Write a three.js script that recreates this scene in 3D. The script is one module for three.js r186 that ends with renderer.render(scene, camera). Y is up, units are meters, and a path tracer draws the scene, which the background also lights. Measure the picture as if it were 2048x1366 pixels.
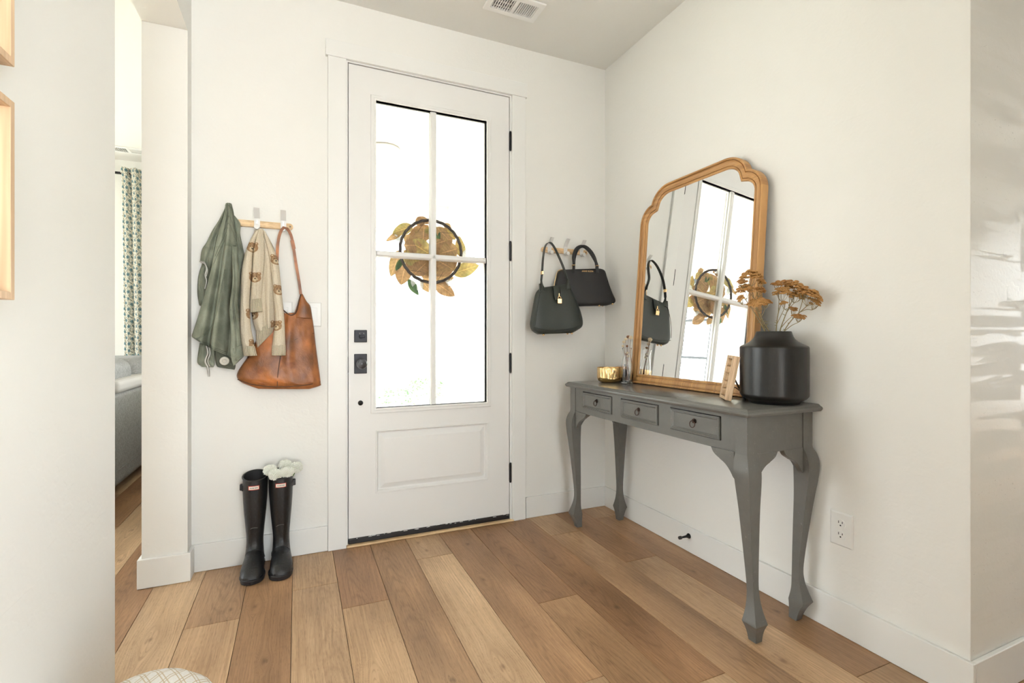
import * as THREE from 'three';
import { RoundedBoxGeometry } from 'three/addons/geometries/RoundedBoxGeometry.js';
import { mergeGeometries, mergeVertices, toCreasedNormals } from 'three/addons/utils/BufferGeometryUtils.js';
import { TextGeometry } from 'three/addons/geometries/TextGeometry.js';
import { FontLoader } from 'three/addons/loaders/FontLoader.js';

// ------------------------------------------------------------------ camera, sky, exposure
const scene = new THREE.Scene();
const camera = new THREE.PerspectiveCamera(2 * Math.atan(683 / 981.8) * 180 / Math.PI, 2048 / 1366, 0.05, 200);
camera.position.set(-0.699, 1.086, 2.677);
camera.rotation.set(0, -0.4124, 0);
camera.setViewOffset(2048, 1366, 0, 7.6, 2048, 1366);
scene.background = new THREE.Color(0.90, 0.96, 1.0);
scene.backgroundIntensity = 6.0;
const sun = new THREE.DirectionalLight(new THREE.Color(1.0, 0.97, 0.92), 30);   // high sun from the right, behind the house front
sun.name = 'sun'; sun.position.set(9, 20, 3.2); sun.target.position.set(0, 0, -1); sun.castShadow = true; sun.shadow.mapSize.set(4096, 4096);
Object.assign(sun.shadow.camera, { left: -18, right: 18, top: 18, bottom: -18, near: 1, far: 60 }); scene.add(sun, sun.target);
const renderer = new THREE.WebGLRenderer({ antialias: true });
renderer.toneMapping = THREE.LinearToneMapping;
renderer.toneMappingExposure = 1.55;
renderer.shadowMap.enabled = true;

// ------------------------------------------------------------------ helpers
let seed = 12345;
const rnd = () => { seed = (seed * 1664525 + 1013904223) >>> 0; return seed / 4294967296; };
const rr = (a, b) => a + (b - a) * rnd();
const clamp = (x, a = 0, b = 1) => Math.min(b, Math.max(a, x));
const lerp = (a, b, t) => a + (b - a) * t;
const sstep = (a, b, x) => { const t = clamp((x - a) / (b - a)); return t * t * (3 - 2 * t); };
const V2 = (x, y) => new THREE.Vector2(x, y), V3 = (x, y, z) => new THREE.Vector3(x, y, z);
const hash = (x, y) => { let h = (x | 0) * 374761393 + (y | 0) * 668265263; h = (h ^ (h >>> 13)) * 1274126177 | 0; h ^= h >>> 16; return (h >>> 0) / 4294967296; };
function vnoise(x, y, px = 0, py = 0) {           // value noise, optionally periodic
  const xi = Math.floor(x), yi = Math.floor(y), fx = x - xi, fy = y - yi;
  const u = fx * fx * (3 - 2 * fx), v = fy * fy * (3 - 2 * fy);
  const wx = (i) => px ? ((i % px) + px) % px : i, wy = (i) => py ? ((i % py) + py) % py : i;
  const a = hash(wx(xi), wy(yi)), b = hash(wx(xi + 1), wy(yi)), c = hash(wx(xi), wy(yi + 1)), d = hash(wx(xi + 1), wy(yi + 1));
  return a + (b - a) * u + (c - a) * v + (a - b - c + d) * u * v;
}
function fbm(x, y, o = 4, px = 0, py = 0) { let s = 0, a = 0.5, n = 0; for (let i = 0; i < o; i++) { s += a * vnoise(x, y, px, py); n += a; x = x * 2 + (px ? 0 : 17.3); y = y * 2 + (py ? 0 : 9.1); px *= 2; py *= 2; a *= 0.5; } return s / n; }
const ss = (v) => clamp(v, 0, 255);
function tex(w, h, fn, srgb, rep = [1, 1]) {
  const d = new Uint8Array(w * h * 4);
  for (let y = 0; y < h; y++) for (let x = 0; x < w; x++) { const c = fn(x, y), i = (y * w + x) * 4; if (typeof c === 'number') d[i] = d[i + 1] = d[i + 2] = ss(c); else { d[i] = ss(c[0]); d[i + 1] = ss(c[1]); d[i + 2] = ss(c[2]); } d[i + 3] = 255; }
  const t = new THREE.DataTexture(d, w, h); t.wrapS = t.wrapT = THREE.RepeatWrapping; t.magFilter = THREE.LinearFilter; t.minFilter = THREE.LinearMipmapLinearFilter; t.generateMipmaps = true;
  if (srgb) t.colorSpace = THREE.SRGBColorSpace; t.repeat.set(...rep); t.needsUpdate = true; return t;
}
function canvasTex(w, h, draw) { const c = document.createElement('canvas'); c.width = w; c.height = h; draw(c.getContext('2d'), w, h); const t = new THREE.CanvasTexture(c); t.colorSpace = THREE.SRGBColorSpace; t.wrapS = t.wrapT = THREE.RepeatWrapping; return t; }
const mat = (color, roughness = 0.6, o = {}) => new THREE.MeshPhysicalMaterial({ color, roughness, metalness: 0, ...o });
const used = {};
const nm = (n) => { if (!(n in used)) { used[n] = 0; return n; } used[n]++; return n + '_' + String(used[n]).padStart(3, '0'); };
function sh(o) { o.castShadow = true; o.receiveShadow = true; return o; }
function part(name, geo, m, parent) { const o = sh(new THREE.Mesh(Array.isArray(geo) ? merge(geo) : geo, m)); o.name = name; parent.add(o); return o; }
function tag(o, label, category, group, kind) { o.userData.label = label; o.userData.category = category; if (group) o.userData.group = group; if (kind) o.userData.kind = kind; return o; }
function thing(name, label, category, pos = [0, 0, 0], group, kind) { const g = new THREE.Group(); g.name = nm(name); g.position.set(...pos); scene.add(g); return tag(g, label, category, group, kind); }
function solo(name, geo, m, label, category, group, kind) { const o = part(nm(name), geo, m, scene); return tag(o, label, category, group, kind); }
const struct = (name, geo, m, label, category) => solo(name, geo, m, label, category, null, 'structure');
function clean(g) { if (g.index) g = g.toNonIndexed(); for (const k of Object.keys(g.attributes)) if (!['position', 'normal', 'uv'].includes(k)) g.deleteAttribute(k); if (!g.attributes.normal) g.computeVertexNormals(); if (!g.attributes.uv) g.setAttribute('uv', new THREE.BufferAttribute(new Float32Array(g.attributes.position.count * 2), 2)); return g; }
const merge = (a) => { const g = mergeGeometries(a.map(clean)); return g; };
function boxUV(g, k = 1, along = null) {          // uv in metres from the dominant axis of the normal
  g = clean(g); const p = g.attributes.position, n = g.attributes.normal, uv = g.attributes.uv;
  for (let i = 0; i < p.count; i++) { const ax = Math.abs(n.getX(i)), ay = Math.abs(n.getY(i)), az = Math.abs(n.getZ(i)); let u, v; if (ax >= ay && ax >= az) { u = p.getZ(i); v = p.getY(i); } else if (ay >= az) { u = p.getX(i); v = p.getZ(i); } else { u = p.getX(i); v = p.getY(i); } uv.setXY(i, u * k, v * k); }
  return g;
}
function box(x0, x1, y0, y1, z0, z1, r = 0) {
  const w = x1 - x0, h = y1 - y0, d = z1 - z0;
  const g = r ? new RoundedBoxGeometry(w, h, d, 2, Math.min(r, w / 2.01, h / 2.01, d / 2.01)) : new THREE.BoxGeometry(w, h, d);
  g.translate((x0 + x1) / 2, (y0 + y1) / 2, (z0 + z1) / 2); return boxUV(g);
}
const tr = (g, x, y, z) => g.translate(x, y, z);
const cyl = (r0, r1, h, n = 24) => new THREE.CylinderGeometry(r0, r1, h, n);
function tube(pts, r, n = 8, seg, closed = false) { const c = new THREE.CatmullRomCurve3(pts.map((p) => p.isVector3 ? p : V3(...p)), closed, 'centripetal'); return new THREE.TubeGeometry(c, seg || pts.length * 6, r, n, closed); }
function taper(pts, rads, n = 7, seg = 20) {      // tube with a radius that changes along it
  const g = tube(pts, 1, n, seg), c = new THREE.CatmullRomCurve3(pts.map((p) => p.isVector3 ? p : V3(...p)), false, 'centripetal'), p = g.attributes.position;
  for (let i = 0; i <= seg; i++) { const o = c.getPointAt(i / seg), f = i / seg * (rads.length - 1), k = Math.min(Math.floor(f), rads.length - 2), r = lerp(rads[k], rads[k + 1], f - k); for (let j = 0; j <= n; j++) { const q = i * (n + 1) + j; p.setXYZ(q, o.x + (p.getX(q) - o.x) * r, o.y + (p.getY(q) - o.y) * r, o.z + (p.getZ(q) - o.z) * r); } }
  return g;
}
function grid(nu, nv, fn, closeU = false) {       // surface from fn(u, v) in 0..1
  const P = [], U = [], I = []; for (let j = 0; j <= nv; j++) for (let i = 0; i <= nu; i++) { const q = fn(i / nu, j / nv); P.push(q[0], q[1], q[2]); U.push(q[3] ?? i / nu, q[4] ?? j / nv); }
  for (let j = 0; j < nv; j++) for (let i = 0; i < nu; i++) { const a = j * (nu + 1) + i, b = a + 1, c = a + nu + 1, d = c + 1; I.push(a, b, d, a, d, c); }
  const g = new THREE.BufferGeometry(); g.setAttribute('position', new THREE.Float32BufferAttribute(P, 3)); g.setAttribute('uv', new THREE.Float32BufferAttribute(U, 2)); g.setIndex(I);
  g.computeVertexNormals();
  if (closeU) { const n = g.attributes.normal; for (let j = 0; j <= nv; j++) { const a = j * (nu + 1), b = a + nu; const v = V3(n.getX(a) + n.getX(b), n.getY(a) + n.getY(b), n.getZ(a) + n.getZ(b)).normalize(); n.setXYZ(a, v.x, v.y, v.z); n.setXYZ(b, v.x, v.y, v.z); } }
  return g;
}
function rings(list, cap = true, crease = 0.6, uvk = 1) {   // loft of equal-length point rings
  const n = list[0].length, P = [], I = [], U = [];
  list.forEach((r, j) => r.forEach((p, i) => { P.push(...p); U.push(i / n * uvk, j / list.length * uvk); }));
  for (let j = 0; j < list.length - 1; j++) for (let i = 0; i < n; i++) { const a = j * n + i, b = j * n + (i + 1) % n, c = a + n, d = b + n; I.push(a, b, d, a, d, c); }
  if (cap) for (const [j, f] of [[0, 1], [list.length - 1, 0]]) for (let i = 1; i < n - 1; i++) { const a = j * n; f ? I.push(a, a + i + 1, a + i) : I.push(a, a + i, a + i + 1); }
  const g = new THREE.BufferGeometry(); g.setAttribute('position', new THREE.Float32BufferAttribute(P, 3)); g.setAttribute('uv', new THREE.Float32BufferAttribute(U, 2)); g.setIndex(I);
  return toCreasedNormals(g, crease);
}
function rectRings(x0, x1, y0, y1, steps, cap = true) {   // nested rectangles in the x/y plane: [inset, z]
  return boxUV(rings(steps.map(([d, z]) => [[x0 + d, y0 + d, z], [x1 - d, y0 + d, z], [x1 - d, y1 - d, z], [x0 + d, y1 - d, z]]), cap, 0.2));
}
const cr = (a, b, c, d, t) => 0.5 * (2 * b + (c - a) * t + (2 * a - 5 * b + 4 * c - d) * t * t + (3 * b - a - 3 * c + d) * t * t * t);
function rowAt(rows, t) { const f = t * (rows.length - 1), k = Math.min(Math.floor(f), rows.length - 2), u = f - k, g = (i) => rows[clamp(i, 0, rows.length - 1)]; return rows[0].map((_, c) => cr(g(k - 1)[c], g(k)[c], g(k + 1)[c], g(k + 2)[c], u)); }
// hanging cloth: rows of [xl, yl, xr, yr, z, thickness]; fold(s, t) pushes the front out
function drape(rows, { n = 40, m = 60, fold = () => 0, back = 0.6, zmin = 0.004, edge = 0.5, uv } = {}) {
  const L = [], UV = [];
  for (let j = 0; j <= m; j++) {
    const t = j / m, [xl, yl, xr, yr, z, th] = rowAt(rows, t), ring = [];
    for (let k = 0; k < 2 * n; k++) {
      const front = k < n, s = front ? k / n : 1 - (k - n) / n, e = Math.pow(Math.max(0, 1 - (2 * s - 1) ** 2), edge);
      const zz = front ? z + th * e + fold(s, t) * Math.min(1, e * 1.6) : z - th * back * e;
      ring.push([lerp(xl, xr, s), lerp(yl, yr, s), Math.max(zmin, zz)]);
      UV.push(...(uv ? uv(s, t, lerp(xl, xr, s), lerp(yl, yr, s), front) : [lerp(xl, xr, s), lerp(yl, yr, s)]));
    }
    L.push(ring);
  }
  const N = 2 * n, P = [], I = []; L.forEach((r) => r.forEach((p) => P.push(...p)));
  for (let j = 0; j < m; j++) for (let i = 0; i < N; i++) { const a = j * N + i, b = j * N + (i + 1) % N, c = a + N, d = b + N; I.push(a, d, b, a, c, d); }
  for (let i = 1; i < N - 1; i++) { I.push(0, i, i + 1); const a = m * N; I.push(a, a + i + 1, a + i); }
  const g = new THREE.BufferGeometry(); g.setAttribute('position', new THREE.Float32BufferAttribute(P, 3)); g.setAttribute('uv', new THREE.Float32BufferAttribute(UV, 2)); g.setIndex(I); g.computeVertexNormals();
  return clean(g);
}
const ridge = (x, c, w) => Math.exp(-(((x - c) / w) ** 2));
function lathe(pts, n = 48) { return new THREE.LatheGeometry(pts.map((p) => V2(...p)), n); }
function extr(shape, d, bevel = 0, seg = 2, curve = 12) { return new THREE.ExtrudeGeometry(shape, { depth: d, bevelEnabled: bevel > 0, bevelThickness: bevel, bevelSize: bevel, bevelOffset: -bevel, bevelSegments: seg, curveSegments: curve }); }
const poly = (pts) => new THREE.Shape(pts.map((p) => V2(...p)));

// ------------------------------------------------------------------ textures and materials
const plaster = tex(512, 512, (x, y) => 90 * fbm(x / 8, y / 8, 3, 64, 64) + 110 * sstep(0.52, 0.62, fbm(x / 32 + 3, y / 24, 3, 16, 0)) * 0.5 + 60 * fbm(x / 64, y / 64, 2, 8, 8), false, [1.6, 1.6]);
const fine = tex(256, 256, (x, y) => 255 * hash(x, y), false, [6, 6]);
const C = (r, g, b) => new THREE.Color().setRGB(r, g, b);
const M = {
  wall: mat(C(0.845, 0.838, 0.805), 0.55, { bumpMap: plaster, bumpScale: 0.0007 }),
  wallGloss: mat(C(0.84, 0.825, 0.775), 1, { bumpMap: plaster, bumpScale: 0.0005, roughnessMap: tex(256, 512, (x, y) => { const w = fbm(x / 60, y / 14 + 0.8 * fbm(x / 50, y / 40, 2), 3), st = sstep(0.46, 0.5, w); return 255 * (0.3 + 0.28 * st + 0.06 * (hash(x, y) - 0.5)); }, false, [0.7, 0.9]) }),
  ceil: mat(C(0.83, 0.825, 0.79), 0.9, { bumpMap: plaster, bumpScale: 0.0008 }),
  trim: mat(C(0.84, 0.84, 0.82), 0.35),
  door: mat(C(0.82, 0.815, 0.80), 0.38),
  black: mat(C(0.012, 0.012, 0.014), 0.42),
  blackmetal: mat(C(0.02, 0.02, 0.024), 0.4, { metalness: 0.5 }),
  gasket: mat(C(0.03, 0.035, 0.04), 0.5),
  glass: mat(C(1, 1, 1), 0.0, { transmission: 1, thickness: 0, ior: 1.5 }),
  plastic: mat(C(0.82, 0.82, 0.80), 0.3),
  gold: mat(C(0.95, 0.68, 0.36), 0.22, { metalness: 1 }),
  steel: mat(C(0.75, 0.75, 0.76), 0.3, { metalness: 1 }),
  ventwhite: mat(C(0.9, 0.9, 0.885), 0.4),
  whitemetal: mat(C(0.8, 0.79, 0.77), 0.35),
  concrete: mat(C(0.6, 0.6, 0.58), 0.9, { bumpMap: fine, bumpScale: 0.0005 }),
  siding: mat(C(0.85, 0.86, 0.86), 0.6),
};
// oak boards: eight columns, each one board
const TW = 1024, TH = 2048, CW = TW / 8;
const tones = [[196, 164, 127], [183, 147, 110], [202, 172, 135], [191, 157, 120], [176, 138, 101], [195, 165, 129], [185, 150, 112], [200, 168, 129]];
const knots = []; for (let c = 0; c < 8; c++) { const k = 1 + Math.floor(rnd() * 1.6); for (let i = 0; i < k; i++) knots.push([c, rr(0.2, 0.8), rr(0.05, 0.95), rr(0.04, 0.11)]); }
const oakH = new Float32Array(TW * TH);
const oak = tex(TW, TH, (px, py) => {
  const c = Math.floor(px / CW), u = (px - c * CW) / CW, v = py / TH;
  let X = u * 0.1845, Y = v * 1.5; let kd = 0;
  let warp = 0; for (const [kc, ku, kv, kr] of knots) if (kc === c) { const dx = (u - ku) * 0.1845, dy = (v - kv) * 1.5, d = Math.hypot(dx, dy * 0.45); const f = Math.exp(-((d / (kr * 0.5)) ** 2)); warp += f * 0.03 * Math.sign(dx || 1) * (1 - Math.exp(-Math.abs(dx) / 0.01)); kd = Math.max(kd, Math.exp(-((Math.hypot(dx, dy * 0.5) / 0.007) ** 2))); }
  const o = c * 31.7;
  const wx = X - warp + 0.02 * (fbm(X * 6 + o, Y * 1.4 + o, 3) - 0.5) * 2;
  const cath = 0.05 * Math.exp(-(((u - 0.5 - 0.15 * Math.sin(c * 2.1)) / 0.3) ** 2)) * (0.5 + 0.5 * Math.sin(Y * 2.2 + c * 1.3));
  const ring = Math.sin((wx + cath * Math.sin(Y * 3 + c)) * 620 + 9 * fbm(X * 14 + o, Y * 1.1, 3));
  const cc = 0.5 + 0.2 * Math.sin(c * 2.7 + 1), du = u - cc, cz = Math.exp(-((du / 0.24) ** 2)) * sstep(0.42, 0.6, fbm(o + Y * 1.3, 3.7 + c, 2)); const cat = Math.pow(0.5 + 0.5 * Math.sin((Y * 9 * (c % 2 ? 1 : -1) + 30 * du * du + 2.2 * fbm(X * 22 + o, Y * 4, 3)) * 6.283), 3) * cz;
  const pores = fbm(wx * 900 + o, Y * 26, 2), streak = fbm(wx * 230 + o, Y * 3.2 + o, 3), cloud = fbm(X * 9 + o, Y * 2.4 + o, 3), big = fbm(X * 4 + o, Y * 0.9 + o * 2, 2);
  const g = (cloud - 0.5) * 0.34 + (big - 0.5) * 0.22 + (streak - 0.5) * 0.16 + ring * 0.022 * (0.3 + cloud) - sstep(0.55, 0.8, pores) * 0.11 - kd * 0.22 - Math.abs(warp) * 1.5 - cat * 0.085;
  oakH[py * TW + px] = ring * 0.2 - pores;
  const t = tones[c], k = 1 + g;
  return [t[0] * k + 3, t[1] * k * (1 + g * 0.12), t[2] * k * (1 + g * 0.25)];
}, true);
const oakBump = tex(TW, TH, (x, y) => 128 + 90 * oakH[y * TW + x], false);
const floorM = mat(C(0.86, 0.84, 0.82), 0.42, { map: oak, bumpMap: oakBump, bumpScale: 0.00025 });
function woodTex(base, vary, fx, fy, w = 512, h = 512) { return tex(w, h, (x, y) => { const u = x / w, v = y / h; const g = (fbm(u * fx + 0.7 * fbm(u * 3, v * 2, 2), v * fy, 4) - 0.5) * vary + (fbm(u * fx * 6, v * fy * 2, 2) - 0.5) * vary * 0.5; return base.map((b, i) => b * (1 + g * (1 + i * 0.25))); }, true); }
const woodPale = woodTex([228, 196, 152], 0.3, 5, 30), woodHoney = woodTex([190, 143, 90], 0.3, 60, 5), woodLight = woodTex([216, 184, 148], 0.3, 40, 3);
M.pale = mat(0xffffff, 0.5, { map: woodPale }); M.honey = mat(0xffffff, 0.42, { map: woodHoney }); M.light = mat(0xffffff, 0.55, { map: woodLight });

// ------------------------------------------------------------------ the shell
const XR = 1.131, XL = -1.148, XO = -1.317, H = 2.823, ZN = 0.085, ZO = 1.04, ZC = 1.888;
// floor: a dark bed and boards laid on it, joints open
{
  const floor = struct('floor', box(-5.4, 6.12, -0.06, -0.008, -3.4, 5.2), mat(C(0.03, 0.02, 0.014), 0.9), 'oak plank floor running from the entry door through the rooms', 'floor');
  const W = 0.1845, x00 = -0.903, gap = 0.0009, ch = 0.0009;
  function plank(x0, x1, z0, z1, col, off) {
    const ys = [-0.007, -ch, 0], ins = [0, 0, ch]; const L = ys.map((y, i) => { const d = ins[i] + gap; return [[x0 + d, y, z1 - d], [x1 - d, y, z1 - d], [x1 - d, y, z0 + d], [x0 + d, y, z0 + d]]; });
    const g = clean(rings(L, true, 0.1)); const p = g.attributes.position, uv = g.attributes.uv;
    for (let i = 0; i < p.count; i++) uv.setXY(i, (col + 0.02 + 0.96 * (p.getX(i) - x0) / W) / 8, off < 0.5 ? (p.getZ(i) - z0 + (off * 0.9)* (1.5 - (z1 - z0))) / 1.5 : 1 - (p.getZ(i) - z0) / 1.5);
    return g;
  }
  const known = { '-1': 0.513, '0': -0.3, '1': 0.37, '2': 0.605, '3': -0.2, '4': 0.291, '5': -0.15, '6': 0.883, '7': -0.004, '8': 0.299, '9': 0.723, '10': 0.18, '-2': -0.35, '-3': -0.6 };
  const far = { '-2': 2, '-1': 3, '0': 1, '1': 7, '2': 4, '3': 6, '4': 5, '5': 1, '6': 4, '7': 6, '8': 7, '9': 4, '10': 3 }, nearC = { '-2': 2, '-1': 0, '0': 1, '1': 5, '2': 7, '3': 6, '4': 2, '5': 1, '6': 6, '7': 4, '8': 3, '9': 0, '10': 1 };
  const rest = []; const LEN = 1.5; let q = 0;
  for (let k = -24; k <= 37; k++) {
    const x0 = x00 + W * k, x1 = x0 + W; let z = (known[k] ?? rr(-1, 0.3)); while (z > -3.3) z -= LEN;
    let i = 0;
    for (; z < 5.2; z += LEN, i++) {
      const a = Math.max(z, -3.25), b = Math.min(z + LEN, 5.2); if (b - a < 0.05) continue;
      q++; const g = plank(x0, x1, a, b, (k + '') in far && a > -1.45 && a < 1 ? (a < 0 ? (b < 1 ? far[k] : nearC[k]) : nearC[k]) : Math.floor(hash(k + 40, i + 7) * 8), hash(k + 9, i + 3));
      const near = k >= -7 && k <= 11 && a < 3 && b > -2.8;
      if (near) part('plank', g, floorM, floor); else rest.push(g);
    }
  }
  const s = part('far_planks', rest, floorM, floor); s.userData.kind = 'stuff';
}
const VENTS = [[0.193, 0.489, 0.253, 0.41], [-2.3, -1.95, -2.98, -2.82]];
const ceilShape = poly([[-5.4, 3.4], [-5.4, -5.35], [6.12, -5.35], [6.12, 3.4]]);
for (const [a, b, c, d] of VENTS) ceilShape.holes.push(new THREE.Path([V2(a + 0.024, -c - 0.024), V2(b - 0.024, -c - 0.024), V2(b - 0.024, -d + 0.024), V2(a + 0.024, -d + 0.024)]));
struct('ceiling', boxUV(extr(ceilShape, 0.12).rotateX(-Math.PI / 2).translate(0, H, 0)), M.ceil, 'flat white ceiling over the entry and rooms', 'ceiling');
struct('wall_back', [box(XO, -0.474, 0, H, -0.15, 0), box(0.472, XR + 0.12, 0, H, -0.15, 0), box(-0.474, 0.472, 2.53, H, -0.15, 0)], M.wall, 'white wall around the entry door', 'wall');
struct('wall_right', box(XR, XR + 0.12, 0, H, 0, ZC - 0.001), M.wall, 'white wall behind the console table', 'wall');
struct('wall_hall', box(XR + 0.0008, 6.12, 0, H, ZC - 0.12, ZC), M.wallGloss, 'side hallway wall turning away at the right corner', 'wall');
struct('wall_left', [box(XO, XL, 0, H, 0, ZN), box(XO, XL, 2.46, H, ZN, ZO), box(XO, XL, 0, H, ZO, 3.3)], M.wall, 'white wall with the opening to the living room', 'wall');
struct('wall_hall_south', box(0.1, 6.0, 0, H, 3.3, 3.42), M.wall, 'hallway wall across from the corner, behind the camera', 'wall');
struct('wall_hall_end', [box(6.0, 6.12, 0, 0.35, ZC, 3.3), box(6.0, 6.12, 2.2, H, ZC, 3.3), box(6.0, 6.12, 0.35, 2.2, ZC, 1.93), box(6.0, 6.12, 0.35, 2.2, 3.26, 3.3)], M.wall, 'end wall of the side hallway around its window', 'wall');
struct('wall_great_east', box(6.0, 6.12, 0, H, 3.42, 5.2), M.wall, 'great room east wall, behind the camera', 'wall');
struct('wall_living_side', [box(XO, XL, 0, H, -3.25, -2.2), box(XO, XL, 0, H, -1.2, -0.15), box(XO, XL, 0, 0.75, -2.2, -1.2), box(XO, XL, 2.1, H, -2.2, -1.2)], M.wall, 'wall between living room and porch', 'wall');
struct('wall_living_front', [box(-5.3, -4.5, 0, H, -3.4, -3.25), box(-2.36, XL, 0, H, -3.4, -3.25), box(-4.5, -2.36, 0, 0.5, -3.4, -3.25), box(-4.5, -2.36, 2.4, H, -3.4, -3.25)], M.wall, 'living room front wall around its window', 'wall');
struct('wall_living_west', [box(-5.4, -5.25, 0, H, -3.4, -2.2), box(-5.4, -5.25, 0, H, 0.7, 5.3), box(-5.4, -5.25, 0, 0.4, -2.2, 0.7), box(-5.4, -5.25, 2.5, H, -2.2, 0.7)], M.wall, 'living room side wall with its wide window', 'wall');
struct('wall_great_room', [box(-5.4, -1.2, 0, H, 5.2, 5.35), box(1.7, 6.12, 0, H, 5.2, 5.35), box(-1.2, 1.7, 2.65, H, 5.2, 5.35)], M.wall, 'great room wall with the tall patio windows, behind the camera', 'wall');
function windowUnit(n, axis, at, a0, a1, y0, y1, cols, rows, label, m = M.trim) {   // axis 'z': window in a wall at z = at, running along x
  const g = new THREE.Group(); g.name = 'window_' + n; scene.add(g); tag(g, label, 'window', null, 'structure');
  const B = (u0, u1, v0, v1, w0, w1) => axis === 'z' ? box(u0, u1, v0, v1, at + w0, at + w1) : box(at + w0, at + w1, v0, v1, u0, u1);
  const f = 0.05; part('frame', [B(a0, a1, y0, y0 + f, -0.05, 0.05), B(a0, a1, y1 - f, y1, -0.05, 0.05), B(a0, a0 + f, y0 + f, y1 - f, -0.05, 0.05), B(a1 - f, a1, y0 + f, y1 - f, -0.05, 0.05)], m, g);
  const w = (a1 - a0 - 2 * f) / cols, h = (y1 - y0 - 2 * f) / rows;
  for (let i = 1; i < cols; i++) part('muntin', B(a0 + f + i * w - 0.012, a0 + f + i * w + 0.012, y0 + f, y1 - f, -0.02, 0.02), m, g);
  for (let j = 1; j < rows; j++) part('muntin', B(a0 + f, a1 - f, y0 + f + j * h - 0.012, y0 + f + j * h + 0.012, -0.019, 0.019), m, g);
  for (let i = 0; i < cols; i++) for (let j = 0; j < rows; j++) { const p = new THREE.PlaneGeometry(w, h); if (axis !== 'z') p.rotateY(Math.PI / 2); const u = a0 + f + (i + 0.5) * w, v = y0 + f + (j + 0.5) * h; axis === 'z' ? p.translate(u, v, at) : p.translate(at, v, u); part('pane', p, M.glass, g); }
}
windowUnit(1, 'z', -3.325, -4.5, -2.36, 0.5, 2.4, 4, 5, 'living room window with white grid behind the floral curtain');
windowUnit(2, 'x', -1.235, -2.2, -1.2, 0.75, 2.1, 2, 3, 'dark framed window from living room onto the porch', mat(C(0.05, 0.06, 0.07), 0.4));
windowUnit(3, 'x', -5.325, -2.2, 0.7, 0.4, 2.5, 3, 1, 'wide living room side window, out of view');
windowUnit(4, 'z', 5.275, -1.2, 1.7, 0, 2.65, 3, 1, 'tall patio glazing of the great room, behind the camera');
windowUnit(5, 'x', 6.06, 1.93, 3.26, 0.35, 2.2, 1, 1, 'tall window at the end of the side hallway');
// baseboards
{
  const BH = 0.127, T = 0.014;
  const bb = (x0, x1, z0, z1) => box(x0, x1, 0.001, BH, z0, z1, 0.003);
  struct('baseboard_back', [bb(XL + 0.0005, -0.557, 0, T), bb(0.559, XR - 0.0005, 0, T)], M.trim, 'white baseboard under the entry wall', 'baseboard');
  struct('baseboard_right', bb(XR - T, XR, T, ZC + T), M.trim, 'white baseboard behind the console table', 'baseboard');
  struct('baseboard_hall', bb(XR, 6.0, ZC, ZC + T), M.trim, 'white baseboard of the hallway wall at right corner', 'baseboard');
  struct('baseboard_left', [bb(XL, XL + T, T, ZN + 0.002), bb(XO - T, XL + T, ZN, ZN + T), bb(XO - T, XO, -3.25, ZN), bb(XL, XL + T, ZO - T, 3.3), bb(XO - T, XL, ZO - T, ZO)], M.trim, 'white baseboard wrapping the living room opening', 'baseboard');
}
// door casing, jamb and threshold
{
  const g = new THREE.Group(); g.name = 'trim_1'; scene.add(g); tag(g, 'white flat casing and jamb around the entry door', 'door trim', null, 'structure');
  part('side_casing', box(-0.556, -0.467, 0, 2.522, 0, 0.019, 0.002), M.trim, g);
  part('side_casing', box(0.466, 0.553, 0, 2.522, 0, 0.019, 0.002), M.trim, g);
  part('head_casing', box(-0.567, 0.563, 2.522, 2.605, 0, 0.023, 0.002), M.trim, g);
  part('jamb', box(-0.474, -0.459, 0, 2.53, -0.15, 0.004), M.trim, g); part('jamb', box(0.4575, 0.472, 0, 2.53, -0.15, 0.004), M.trim, g); part('jamb', box(-0.459, 0.4575, 2.516, 2.53, -0.15, 0.004), M.trim, g);
  part('door_stop', [box(-0.459, -0.447, 0, 2.516, -0.15, -0.05), box(0.445, 0.4575, 0, 2.516, -0.15, -0.05), box(-0.447, 0.445, 2.503, 2.516, -0.15, -0.05)], mat(C(0.10, 0.08, 0.06), 0.7), g);
  part('threshold', [box(-0.466, 0.476, 0.001, 0.011, -0.012, 0.026, 0.004)], M.pale, g);
  part('sill', box(-0.459, 0.4575, 0, 0.014, -0.15, -0.012), mat(C(0.08, 0.07, 0.06), 0.5), g);
}
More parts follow.
